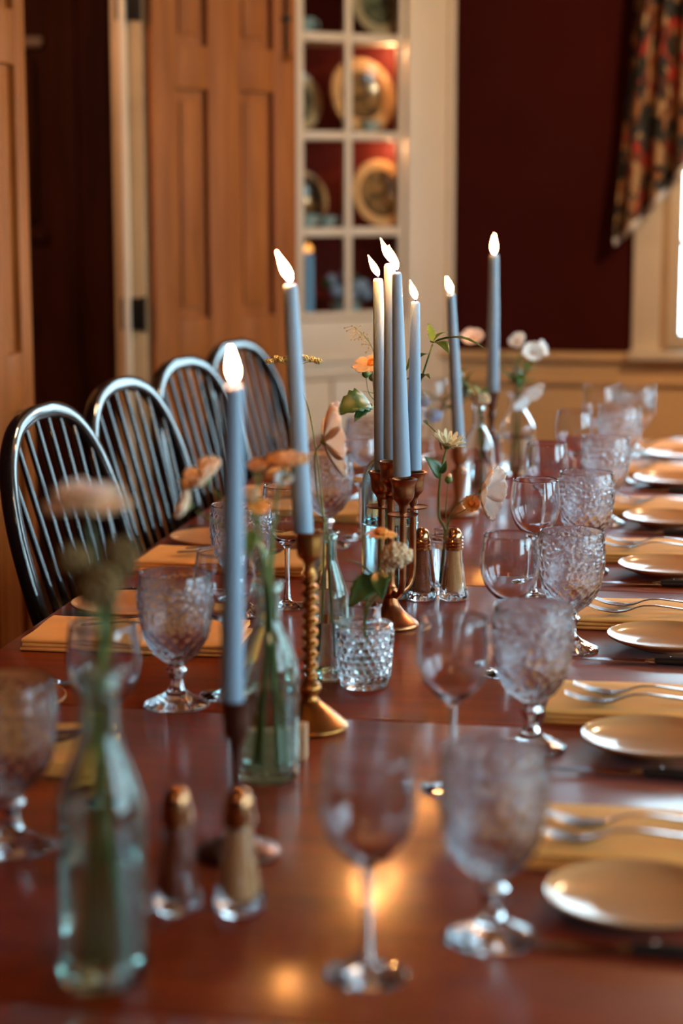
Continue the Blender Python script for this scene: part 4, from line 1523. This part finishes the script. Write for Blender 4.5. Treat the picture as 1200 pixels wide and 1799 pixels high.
def bud(parent, origin, p, r, mat='leaf_bright', tipmat=None, axis=(0, 0, 1)):
    q = Vector(axis).normalized().to_track_quat('Z', 'Y').to_matrix().to_4x4()
    o = finish('bud', lathe(smooth_prof([(0.2 * r, -1.0 * r), (0.85 * r, -0.5 * r), (r, 0.1 * r), (0.7 * r, 0.8 * r), (0.2 * r, 1.2 * r)], 3) + [(0, 1.25 * r)], 14), mat, parent)
    o.matrix_local = Matrix.Translation(Vector(p) - origin) @ q
    if tipmat:
        finish('bud_tip', lathe(smooth_prof([(0.66 * r, 0.85 * r), (0.6 * r, 1.3 * r), (0.25 * r, 1.7 * r)], 3) + [(0, 1.75 * r)], 14), tipmat, o)
    return o


def calyx(parent, origin, head, axis, r, n=6):
    axis = Vector(axis).normalized()
    bm = lathe(smooth_prof([(0.15 * r, -1.2 * r), (0.7 * r, -0.8 * r), (r, -0.1 * r), (0.9 * r, 0.15 * r)], 3) + [(0, 0.1 * r)], 14)
    for k in range(n):
        a = 2 * PI * k / n
        c, s = math.cos(a), math.sin(a)
        v1 = bm.verts.new((c * 0.8 * r - s * 0.3 * r, s * 0.8 * r + c * 0.3 * r, -0.1 * r))
        v2 = bm.verts.new((c * 0.8 * r + s * 0.3 * r, s * 0.8 * r - c * 0.3 * r, -0.1 * r))
        v3 = bm.verts.new((c * 2.0 * r, s * 2.0 * r, -0.5 * r))
        v4 = bm.verts.new((c * 1.0 * r, s * 1.0 * r, -0.4 * r))
        for f in ((v1, v2, v3), (v1, v3, v4), (v2, v4, v3), (v1, v4, v2)):
            bm.faces.new(f)
    o = finish('calyx', bm, 'stem_green', parent, ang=60)
    o.matrix_local = Matrix.Translation(Vector(head) - origin) @ axis.to_track_quat('Z', 'Y').to_matrix().to_4x4()
    return o


def flower(name, label, pts, cat='flower', group=None, r=0.0016, mat='stem_green'):
    """a stem standing in a vase; returns (root, origin, head point)"""
    o0 = Vector(pts[0])
    t = thing(name, label, cat, o0, 0, group)
    stem_part(t, o0, pts, r, mat)
    return t, o0, Vector(pts[-1])


CAMSIDE = Vector((0.05, -1, 0.35))
# --- front green bottle: peach ranunculus and dry brown heads, strongly out of focus
B0 = Vector((-0.454, 1.449, TZ))
t, o, h = flower('ranunculus_flower', 'large blurred peach flower above the front green bottle', [B0 + Vector((0.012, 0.008, 0.016)), B0 + Vector((0.002, 0.002, 0.20)), (-0.4485, 1.4490, 1.0664), (-0.4579, 1.4490, 1.1281)], group='flowers in the front bottle', r=0.0020)
h = Vector((-0.4585, 1.4490, 1.1427))
calyx(t, o, h, (0, 0, 1), 0.006)
petals(t, o, h, (-0.05, 0, 1), 9, 0.036, 0.026, 0.10, 'petal_peach', curl=0.06)
petals(t, o, h + Vector((0, 0, 0.003)), (0.05, 0, 1), 8, 0.027, 0.022, 0.40, 'petal_peach', twist=0.3)
petals(t, o, h + Vector((0, 0, 0.005)), (0, 0, 1), 6, 0.018, 0.018, 0.8, 'petal_pale', twist=0.2)
disc(t, o, h + Vector((0, 0, 0.006)), (0, 0, 1), 0.006, 'disc_yellow')
for k, (q, rr, lab) in enumerate((((-0.4692, 1.4400, 1.1020), 0.014, 'brown dried flower head at the left of the front bottle bunch'), ((-0.4360, 1.4600, 1.1025), 0.015, 'brown dried flower head at the right of the front bottle bunch'), ((-0.4442, 1.4300, 1.0843), 0.017, 'brown dried flower head low in the front bottle bunch'))):
    q = Vector(q)
    t, o, h = flower('scabiosa_flower', lab, [B0 + Vector((-0.010 + 0.009 * k, 0.004 - 0.006 * k, 0.016)), B0 + Vector((-0.004 + 0.004 * k, 0.001 * k, 0.21)), B0.lerp(q, 0.5) + Vector((0, 0, 0.10)), q], group='flowers in the front bottle')
    blob_head(t, o, h, rr, 'head_brown', 60)
    leaf(t, o, B0.lerp(q, 0.5) + Vector((0, 0, 0.10)), q + Vector((0.016 * (k - 1), -0.01, -0.030)), 0.014, 'leaf_green')
    leaf(t, o, B0.lerp(q, 0.62) + Vector((0, 0, 0.06)), q + Vector((-0.022 * (k - 1) + 0.006, 0.008, -0.012)), 0.012, 'stem_green')

# --- second bottle
B1 = Vector((-0.436, 2.012, TZ))
N1 = B1 + Vector((0, 0, 0.20))
t, o, h = flower('ranunculus_flower', 'peach double flower left of the front candle', [B1 + Vector((0.014, 0.004, 0.016)), N1 + Vector((0.001, 0, 0)), (-0.4594, 2.0100, 1.0271), (-0.4949, 2.0100, 1.0685)], group='flowers in the second bottle')
h = Vector((-0.5030, 2.0100, 1.0788))
calyx(t, o, h, (-0.5, -0.2, 0.6), 0.005)
petals(t, o, h, (-0.5, -0.2, 0.7), 7, 0.026, 0.022, 0.35, 'petal_peach')
petals(t, o, h, (-0.5, -0.2, 0.7), 6, 0.022, 0.018, 0.8, 'petal_peach', twist=0.4)
disc(t, o, h, (-0.5, -0.2, 0.7), 0.005, 'disc_yellow')
t, o, h = flower('ranunculus_flower', 'small peach flower hanging below the double peach flower', [B1 + Vector((-0.012, 0.006, 0.016)), N1 + Vector((-0.003, 0.002, 0)), (-0.4694, 2.0200, 1.0125), (-0.5168, 2.0200, 1.0437)], group='flowers in the second bottle')
h = Vector((-0.5250, 2.0200, 1.0498))
calyx(t, o, h, (-0.7, -0.1, 0.3), 0.004)
petals(t, o, h, (-0.7, -0.3, 0.3), 7, 0.017, 0.014, 0.5, 'petal_peach')
for (q, rr, lab, m_, fl) in (((-0.4091, 1.9900, 1.1081), 0.0215, 'flat rusty orange yarrow head crossing the tall leaning candle', 'head_rust', 0.28), ((-0.4412, 1.9900, 1.1012), 0.011, 'small rusty orange yarrow head right of the front candle', 'head_rust', 0.55),
                                ((-0.4483, 1.9900, 1.0692), 0.009, 'small pale beige flower bud head right of the front candle', 'head_beige', 0.9)):
    q = Vector(q)
    t, o, h = flower('yarrow_flower', lab, [B1 + Vector((rnd.uniform(-.012, .012), rnd.uniform(-.012, .012), 0.016)), N1 + Vector((rnd.uniform(-.004, .004), 0.002, 0)), N1.lerp(q, 0.55) + Vector((-0.004, 0, 0.012)), q], group='flowers in the second bottle', r=0.0018)
    blob_head(t, o, h, rr, m_, 110, flat=fl, grain=0.16)
    for s in (-0.6, 0.0, 0.6):
        stem_part(t, o, [q - Vector((0, 0, 0.022)), q + Vector((s * rr, 0, -0.003))], 0.0011)
    leaf(t, o, N1.lerp(q, 0.45) + Vector((-0.004, 0, 0.01)), N1.lerp(q, 0.6) + Vector((0.02 * (1 if rr > 0.02 else -1), -0.01, 0.006)), 0.010, 'stem_green')
t, o, h = flower('daisy_flower', 'small orange daisy low beside the front candle', [B1 + Vector((0.010, -0.010, 0.016)), N1 + Vector((0.003, -0.003, 0)), (-0.4448, 1.9900, 1.0311), (-0.4397, 1.9900, 1.0559)], group='flowers in the second bottle')
petals(t, o, h, (0.2, -0.5, 0.8), 12, 0.011, 0.005, 0.05, 'petal_orange', notch=False)
disc(t, o, h, (0.2, -0.5, 0.8), 0.004, 'disc_yellow')
leaf(t, o, (-0.4448, 1.9900, 1.0311), (-0.4480, 1.9700, 1.0007), 0.016, 'leaf_bright')
leaf(t, o, (-0.4462, 1.9900, 1.0187), (-0.4314, 1.9900, 0.9881), 0.014, 'stem_green')
t, o, h = flower('aster_flower', 'small white blossom under the rusty yarrow head', [B1 + Vector((0.004, 0.012, 0.016)), N1 + Vector((0.004, 0.002, 0)), (-0.4301, 2.0300, 1.0559), (-0.4212, 2.0300, 1.0799)], group='flowers in the second bottle')
petals(t, o, h, (0.1, -0.6, 0.7), 9, 0.009, 0.006, 0.25, 'petal_white', notch=False)
disc(t, o, h, (0.1, -0.6, 0.7), 0.003, 'disc_yellow')

# --- third bottle: pale cosmos turned to the right, thin umbel
B2 = Vector((-0.453, 2.453, TZ))
N2 = B2 + Vector((0, 0, 0.185))
t, o, h = flower('cosmos_flower', 'pale pink cosmos turned right, left of the candelabra candles', [B2 + Vector((0.008, 0.004, 0.030)), N2 + Vector((0.003, 0.0, 0)), (-0.4660, 2.4700, 0.9840), (-0.4711, 2.4700, 1.0444), (-0.4582, 2.4700, 1.0635)], group='flowers in the narrow bottle', r=0.0014)
ax = (0.9, 0.36, 0.12)
calyx(t, o, h, ax, 0.0052)
petals(t, o, h, ax, 8, 0.050, 0.044, 0.42, 'petal_pale', r_in=0.003)
disc(t, o, h, ax, 0.006, 'disc_yellow')
t, o, h = flower('umbel_flower', 'flat pale yellow umbel behind the tall leaning candle', [B2 + Vector((-0.008, 0.004, 0.030)), N2 + Vector((-0.003, 0.002, 0)), (-0.4707, 2.5200, 0.9758), (-0.5022, 2.6000, 1.0811), (-0.5461, 2.7000, 1.1379)], group='flowers in the narrow bottle', r=0.0013)
for k in range(9):
    q = h + Vector((0.0085 * (k - 4) * 1.0, rnd.uniform(-.012, .012), 0.010 + 0.0012 * (4 - abs(k - 4)) + rnd.uniform(-.002, .002)))
    stem_part(t, o, [h, h.lerp(q, 0.5) + Vector((0, 0, 0.002)), q], 0.0006, name='ray')
    blob_head(t, o, q, 0.0058, 'head_yellow', 26, flat=0.6, grain=0.3)

# --- aqua bottle behind the candelabra
B3 = Vector((-0.449, 2.985, TZ))
N3 = B3 + Vector((0, 0, 0.248))
t, o, h = flower('cosmos_flower', 'peach cosmos with orange centre left of the candelabra candles', [B3 + Vector((0.010, 0.004, 0.012)), N3 + Vector((-0.003, 0, 0)), (-0.4693, 2.9800, 1.0464), (-0.4758, 2.9800, 1.0999), (-0.4767, 2.9800, 1.1177)], group='flowers in the aqua bottle')
ax = (-0.25, -0.35, 0.9)
calyx(t, o, h, ax, 0.0045)
petals(t, o, h, ax, 8, 0.031, 0.021, 0.10, 'petal_peach')
disc(t, o, h + Vector((0, 0, 0.002)), ax, 0.0085, 'disc_yellow', dome=0.8)
stem_part(t, o, [(-0.4712, 2.9800, 1.0598), (-0.4804, 2.9700, 1.0741), (-0.4850, 2.9700, 1.0989)], 0.0009, name='side_stem')
bud(t, o, (-0.4850, 2.9700, 1.1034), 0.0065)
bud(t, o, (-0.4759, 2.9750, 1.0968), 0.0055, 'head_brown')
leaf(t, o, (-0.4703, 2.9800, 1.0696), (-0.4878, 2.9600, 1.0768), 0.004, 'stem_green', droop=0.05)
t, o, h = flower('grass_panicle', 'fine seeded panicle above the peach cosmos', [B3 + Vector((-0.010, 0.004, 0.012)), N3 + Vector((-0.004, 0.003, 0)), (-0.4671, 3.0000, 1.0712), (-0.4800, 3.0000, 1.1418), (-0.5090, 3.0000, 1.1744)], cat='seed head', group='flowers in the aqua bottle', r=0.0009)
a0, a1 = Vector((-0.4791, 3.0000, 1.1409)), Vector((-0.5136, 3.0000, 1.1761))
bm = NB()
for k in range(26):
    s = rnd.random()
    p0 = a0.lerp(a1, s)
    p1 = p0 + Vector((rnd.uniform(-1, 1), rnd.uniform(-1, 1), rnd.uniform(-1, 1))) * 0.013
    tube([p0 - o, p1 - o], 0.0003, 4, bm)
    bmesh.ops.create_icosphere(bm, subdivisions=1, radius=0.0016, matrix=Matrix.Translation(p1 - o))
finish('seeds', bm, 'head_yellow', t, ang=180)
t, o, h = flower('leafy_branch', 'green leafy branch curving right of the candelabra candles', [B3 + Vector((0.006, -0.012, 0.012)), N3 + Vector((0.004, 0, 0)), (-0.4228, 2.9700, 1.0306), (-0.3986, 2.9600, 1.0925), (-0.3783, 2.9500, 1.1526)], cat='leafy branch', group='flowers in the aqua bottle', r=0.0022)
for (bpx, tpx, wdt, mt, tooth) in (((-0.3783, 2.9500, 1.1543), (-0.2935, 2.9000, 1.1518), 0.022, 'leaf_green', True), ((-0.3783, 2.9500, 1.1543), (-0.3467, 2.9000, 1.1425), 0.026, 'leaf_green', False), ((-0.3783, 2.9500, 1.1543), (-0.3882, 2.9700, 1.1833), 0.016, 'leaf_bright', True),
                                   ((-0.3766, 2.9500, 1.1587), (-0.3562, 2.9700, 1.1697), 0.010, 'leaf_bright', False), ((-0.3852, 2.9500, 1.1376), (-0.4124, 2.9000, 1.1156), 0.024, 'leaf_green', False), ((-0.3986, 2.9600, 1.0961), (-0.3749, 2.9000, 1.1041), 0.012, 'leaf_green', False),
                                   ((-0.4004, 2.9600, 1.0925), (-0.4165, 2.9300, 1.0987), 0.012, 'leaf_green', False)):
    leaf(t, o, bpx, tpx, wdt, mt, toothed=tooth, droop=0.12)
t, o, h = flower('leafy_branch', 'large drooping toothed leaf left of the candelabra candles', [B3 + Vector((-0.004, -0.012, 0.012)), N3 + Vector((-0.002, -0.003, 0)), (-0.4571, 2.9600, 1.0266), (-0.4664, 2.9500, 1.0516), (-0.4771, 2.9500, 1.0594)], cat='leafy branch', group='flowers in the aqua bottle', r=0.0013)
leaf(t, o, (-0.4753, 2.9500, 1.0603), (-0.5273, 2.9000, 1.0429), 0.050, 'leaf_green', toothed=True, droop=0.28, up=(0.1, -0.9, 0.5))
leaf(t, o, (-0.4753, 2.9500, 1.0603), (-0.4919, 2.9000, 1.0358), 0.030, 'leaf_green', toothed=True, droop=0.1, up=(0.1, -0.9, 0.5))

# --- hobnail vase
B4 = Vector((-0.396, 2.418, TZ))
N4 = B4 + Vector((0, 0, 0.100))
t, o, h = flower('daisy_flower', 'small orange daisy seen from the side above the hobnail vase', [B4 + Vector((0.006, 0.004, 0.014)), N4 + Vector((0.001, 0, 0)), (-0.3782, 2.4200, 0.8978), (-0.3747, 2.4200, 0.9517)], group='flowers in the hobnail vase', r=0.0018)
calyx(t, o, h, (0.05, -0.1, 1), 0.006)
petals(t, o, h, (0.05, -0.15, 1), 12, 0.019, 0.0085, 0.05, 'petal_orange', notch=False, curl=0.12)
disc(t, o, h + Vector((0, 0, 0.002)), (0.05, -0.15, 1), 0.0095, 'disc_yellow', dome=0.7)
leaf(t, o, (-0.3819, 2.4200, 0.8902), (-0.4232, 2.4000, 0.9211), 0.016, 'leaf_green', droop=0.10)
leaf(t, o, (-0.3804, 2.4200, 0.8940), (-0.4108, 2.3800, 0.8617), 0.042, 'leaf_green', toothed=True, droop=0.12, up=(0.1, -0.8, 0.6))
leaf(t, o, (-0.3805, 2.4200, 0.9015), (-0.3667, 2.3800, 0.8730), 0.030, 'leaf_green', droop=0.10, up=(0.1, -0.8, 0.6))
t, o, h = flower('scabiosa_flower', 'beige ruffled flower head right of the orange daisy', [B4 + Vector((-0.006, -0.004, 0.014)), N4 + Vector((0.004, 0, 0)), (-0.3685, 2.4100, 0.8852), (-0.3538, 2.4000, 0.9175)], group='flowers in the hobnail vase', r=0.0014)
blob_head(t, o, Vector((-0.3517, 2.4000, 0.9286)), 0.0185, 'head_beige', 130, flat=0.8, grain=0.2)
blob_head(t, o, Vector((-0.3626, 2.4000, 0.9135)), 0.010, 'head_beige', 50, flat=0.8, grain=0.22, name='side_head')
leaf(t, o, (-0.3685, 2.4100, 0.8852), (-0.3464, 2.3800, 0.9025), 0.008, 'stem_green')

# --- bud vase between the shakers
B5 = Vector((-0.362, 3.012, TZ))
N5 = B5 + Vector((0, 0, 0.100))
t, o, h = flower('chrysanthemum_flower', 'cream yellow daisy-like flower on a tall stem above the shakers', [B5 + Vector((-0.006, 0.002, 0.016)), N5 + Vector((-0.002, 0, 0)), (-0.3738, 3.0100, 0.8768), (-0.3716, 3.0100, 0.9408), (-0.3612, 3.0100, 0.9892)], group='flowers in the bud vase', r=0.0026)
ax = (0.28, -0.1, 0.9)
calyx(t, o, h, ax, 0.0065)
petals(t, o, h, ax, 14, 0.024, 0.0075, 0.55, 'petal_cream', r_in=0.004, notch=False, curl=0.15)
petals(t, o, h + Vector((0.001, 0, 0.002)), ax, 12, 0.020, 0.0065, 0.8, 'petal_cream', r_in=0.003, notch=False)
leaf(t, o, (-0.3725, 3.0100, 0.9380), (-0.3955, 2.9900, 0.9730), 0.026, 'leaf_green', droop=0.12, up=(0.5, -0.8, 0.5))
leaf(t, o, (-0.3716, 3.0100, 0.9435), (-0.3616, 3.0000, 0.9670), 0.012, 'leaf_green', droop=0.1, up=(0.5, -0.8, 0.5))
stem_part(t, o, [(-0.3702, 3.0100, 0.9817), (-0.3807, 3.0200, 1.0074), (-0.4034, 3.0400, 1.0226)], 0.0012, name='side_stem')
leaf(t, o, (-0.3948, 3.0300, 1.0186), (-0.4053, 3.0400, 1.0244), 0.006)
t, o, h = flower('cosmos_flower', 'pale pink cosmos seen from the side left of the wine glasses', [B5 + Vector((0.006, 0.002, 0.016)), N5 + Vector((0.003, 0, 0)), (-0.3553, 3.0000, 0.8790), (-0.3357, 3.0000, 0.9024), (-0.3035, 3.0000, 0.9187)], group='flowers in the bud vase', r=0.0012)
ax = (0.93, -0.25, -0.05)
calyx(t, o, h, ax, 0.0065)
petals(t, o, h, ax, 8, 0.041, 0.038, 0.55, 'petal_pale', r_in=0.003)
t, o, h = flower('daisy_flower', 'little orange bud flower beside the pale pink cosmos', [B5 + Vector((0.000, -0.006, 0.016)), N5 + Vector((0.002, -0.003, 0)), (-0.3496, 2.9900, 0.8781), (-0.3306, 2.9800, 0.8904), (-0.3200, 2.9800, 0.9006)], group='flowers in the bud vase', r=0.0010)
ax = (0.3, -0.75, 0.45)
calyx(t, o, h, ax, 0.0065)
petals(t, o, h, ax, 12, 0.0125, 0.007, 0.5, 'petal_orange', notch=False)
disc(t, o, h + Vector((0.0012, -0.003, 0.002)), ax, 0.0062, 'disc_yellow', dome=0.9)
t, o, h = flower('aster_bud', 'closed green bud on a thin stalk above the salt shaker', [B5 + Vector((0.002, 0.006, 0.016)), N5 + Vector((0.002, 0.003, 0)), (-0.3629, 3.0100, 0.8817), (-0.3597, 3.0100, 0.9275)], group='flowers in the bud vase', r=0.0009)
bud(t, o, (-0.3589, 3.0100, 0.9339), 0.0062, 'leaf_bright', 'petal_peach', axis=(0.2, 0, 1))

# --- clear bottle with beige sprigs
B6 = Vector((-0.400, 3.86, TZ))
N6 = B6 + Vector((0, 0, 0.205))
for (q, rr, m_, lab) in (((-0.3900, 3.8000, 0.9750), 0.017, 'head_beige', 'beige ruffled flower head left of the farthest candle'), ((-0.4330, 3.8800, 0.9793), 0.010, 'petal_white', 'small white floret cluster between the two far candles'),
                                ((-0.4915, 3.8600, 0.9342), 0.016, 'petal_blue', 'pale blue floret cluster right of the candelabra'), ((-0.5167, 3.9000, 0.9570), 0.012, 'petal_blue', 'faint blue floret cluster just behind the short candle'),
                                ((-0.4472, 3.9000, 1.0118), 0.010, 'petal_white', 'small white floret cluster beside the leaning far candle')):
    q = Vector(q)
    t, o, h = flower('floret_sprig', lab, [B6 + Vector((rnd.uniform(-.01, .01), rnd.uniform(-.01, .01), 0.016)), N6 + Vector((rnd.uniform(-.004, .004), 0, 0)), N6.lerp(q, 0.55) + Vector((0, 0, 0.010)), q], group='sprigs in the far bottle', r=0.0013)
    blob_head(t, o, q, rr, m_, 60, flat=0.8, grain=0.24)
    for s in (0.3, 0.45, 0.6, 0.7, 0.8, 0.9, 1.0):
        pb = N6.lerp(q, s) + Vector((0, 0, 0.008))
        leaf(t, o, pb, pb + Vector((rnd.choice((-1, 1)) * rnd.uniform(0.014, 0.036), rnd.uniform(-.02, .02), rnd.uniform(-0.004, 0.028))), 0.012, rnd.choice(('leaf_bright', 'stem_green')))
# --- far bottle of white flowers
B7 = Vector((-0.362, 4.33, TZ))
N7 = B7 + Vector((0, 0, 0.180))
for (q, s, ax, lab, m_) in (((-0.3631, 4.3300, 1.0483), 1.0, (-0.3, -0.7, 0.6), 'white blossom against the red wall, left one of the far pair', 'petal_white'), ((-0.3274, 4.3000, 1.0259), 1.15, (0.2, -0.8, 0.5), 'white blossom against the wall, lower one of the far group', 'petal_white'),
                                   ((-0.3130, 4.3600, 1.0313), 0.9, (0.8, -0.3, 0.3), 'white blossom at the far right of the far flower group', 'petal_white'), ((-0.3421, 4.2800, 0.9390), 2.1, (0.6, -0.3, -0.7), 'drooping large cream white flower at the neck of the far bottle', 'petal_white'),
                                   ((-0.4728, 4.4000, 1.0490), 1.25, (0.0, -0.6, 0.8), 'pinkish white blossom between the two far candles', 'petal_pale')):
    q = Vector(q)
    t, o, h = flower('white_flower', lab, [B7 + Vector((rnd.uniform(-.014, .014), rnd.uniform(-.014, .014), 0.016)), N7 + Vector((rnd.uniform(-.006, .006), 0, 0)), N7.lerp(q, 0.5) + Vector((0, 0, 0.018)), q], group='white flowers in the far bottle', r=0.0014)
    calyx(t, o, q, ax, 0.004)
    petals(t, o, q, ax, 6, 0.020 * s, 0.018 * s, 0.35, m_)
    disc(t, o, q, ax, 0.004 * s, 'disc_yellow')
    for s2 in (0.08, 0.15, 0.22, 0.3, 0.4, 0.5):
        pb = N7.lerp(q, s2) + Vector((0, 0, 0.014))
        leaf(t, o, pb, pb + Vector((rnd.choice((-1, 1)) * rnd.uniform(0.018, 0.036), rnd.uniform(-.02, .02), rnd.uniform(0.0, 0.03))), 0.020, 'leaf_bright')

# --- modelled stand-ins for a candle and blue flowers reflected in the cabinet glass
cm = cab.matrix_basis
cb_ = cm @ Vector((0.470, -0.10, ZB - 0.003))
candle('stand-in for a lit blue candle reflected in the cabinet glass', cb_, cb_ + Vector((0, 0, 0.205)), 0.0180, 0.0170, ftilt=0.0, fh=0.0328, mat='reflection_wax', group='reflection stand-ins in the cabinet', fw=0.015, fmat='reflection_flame')
pot = thing('reflection_flowers', 'dish of blue flowers standing in for flowers reflected in the cabinet glass', 'reflection stand-in', cm @ Vector((0.325, -0.11, ZB - 0.003)), 0)
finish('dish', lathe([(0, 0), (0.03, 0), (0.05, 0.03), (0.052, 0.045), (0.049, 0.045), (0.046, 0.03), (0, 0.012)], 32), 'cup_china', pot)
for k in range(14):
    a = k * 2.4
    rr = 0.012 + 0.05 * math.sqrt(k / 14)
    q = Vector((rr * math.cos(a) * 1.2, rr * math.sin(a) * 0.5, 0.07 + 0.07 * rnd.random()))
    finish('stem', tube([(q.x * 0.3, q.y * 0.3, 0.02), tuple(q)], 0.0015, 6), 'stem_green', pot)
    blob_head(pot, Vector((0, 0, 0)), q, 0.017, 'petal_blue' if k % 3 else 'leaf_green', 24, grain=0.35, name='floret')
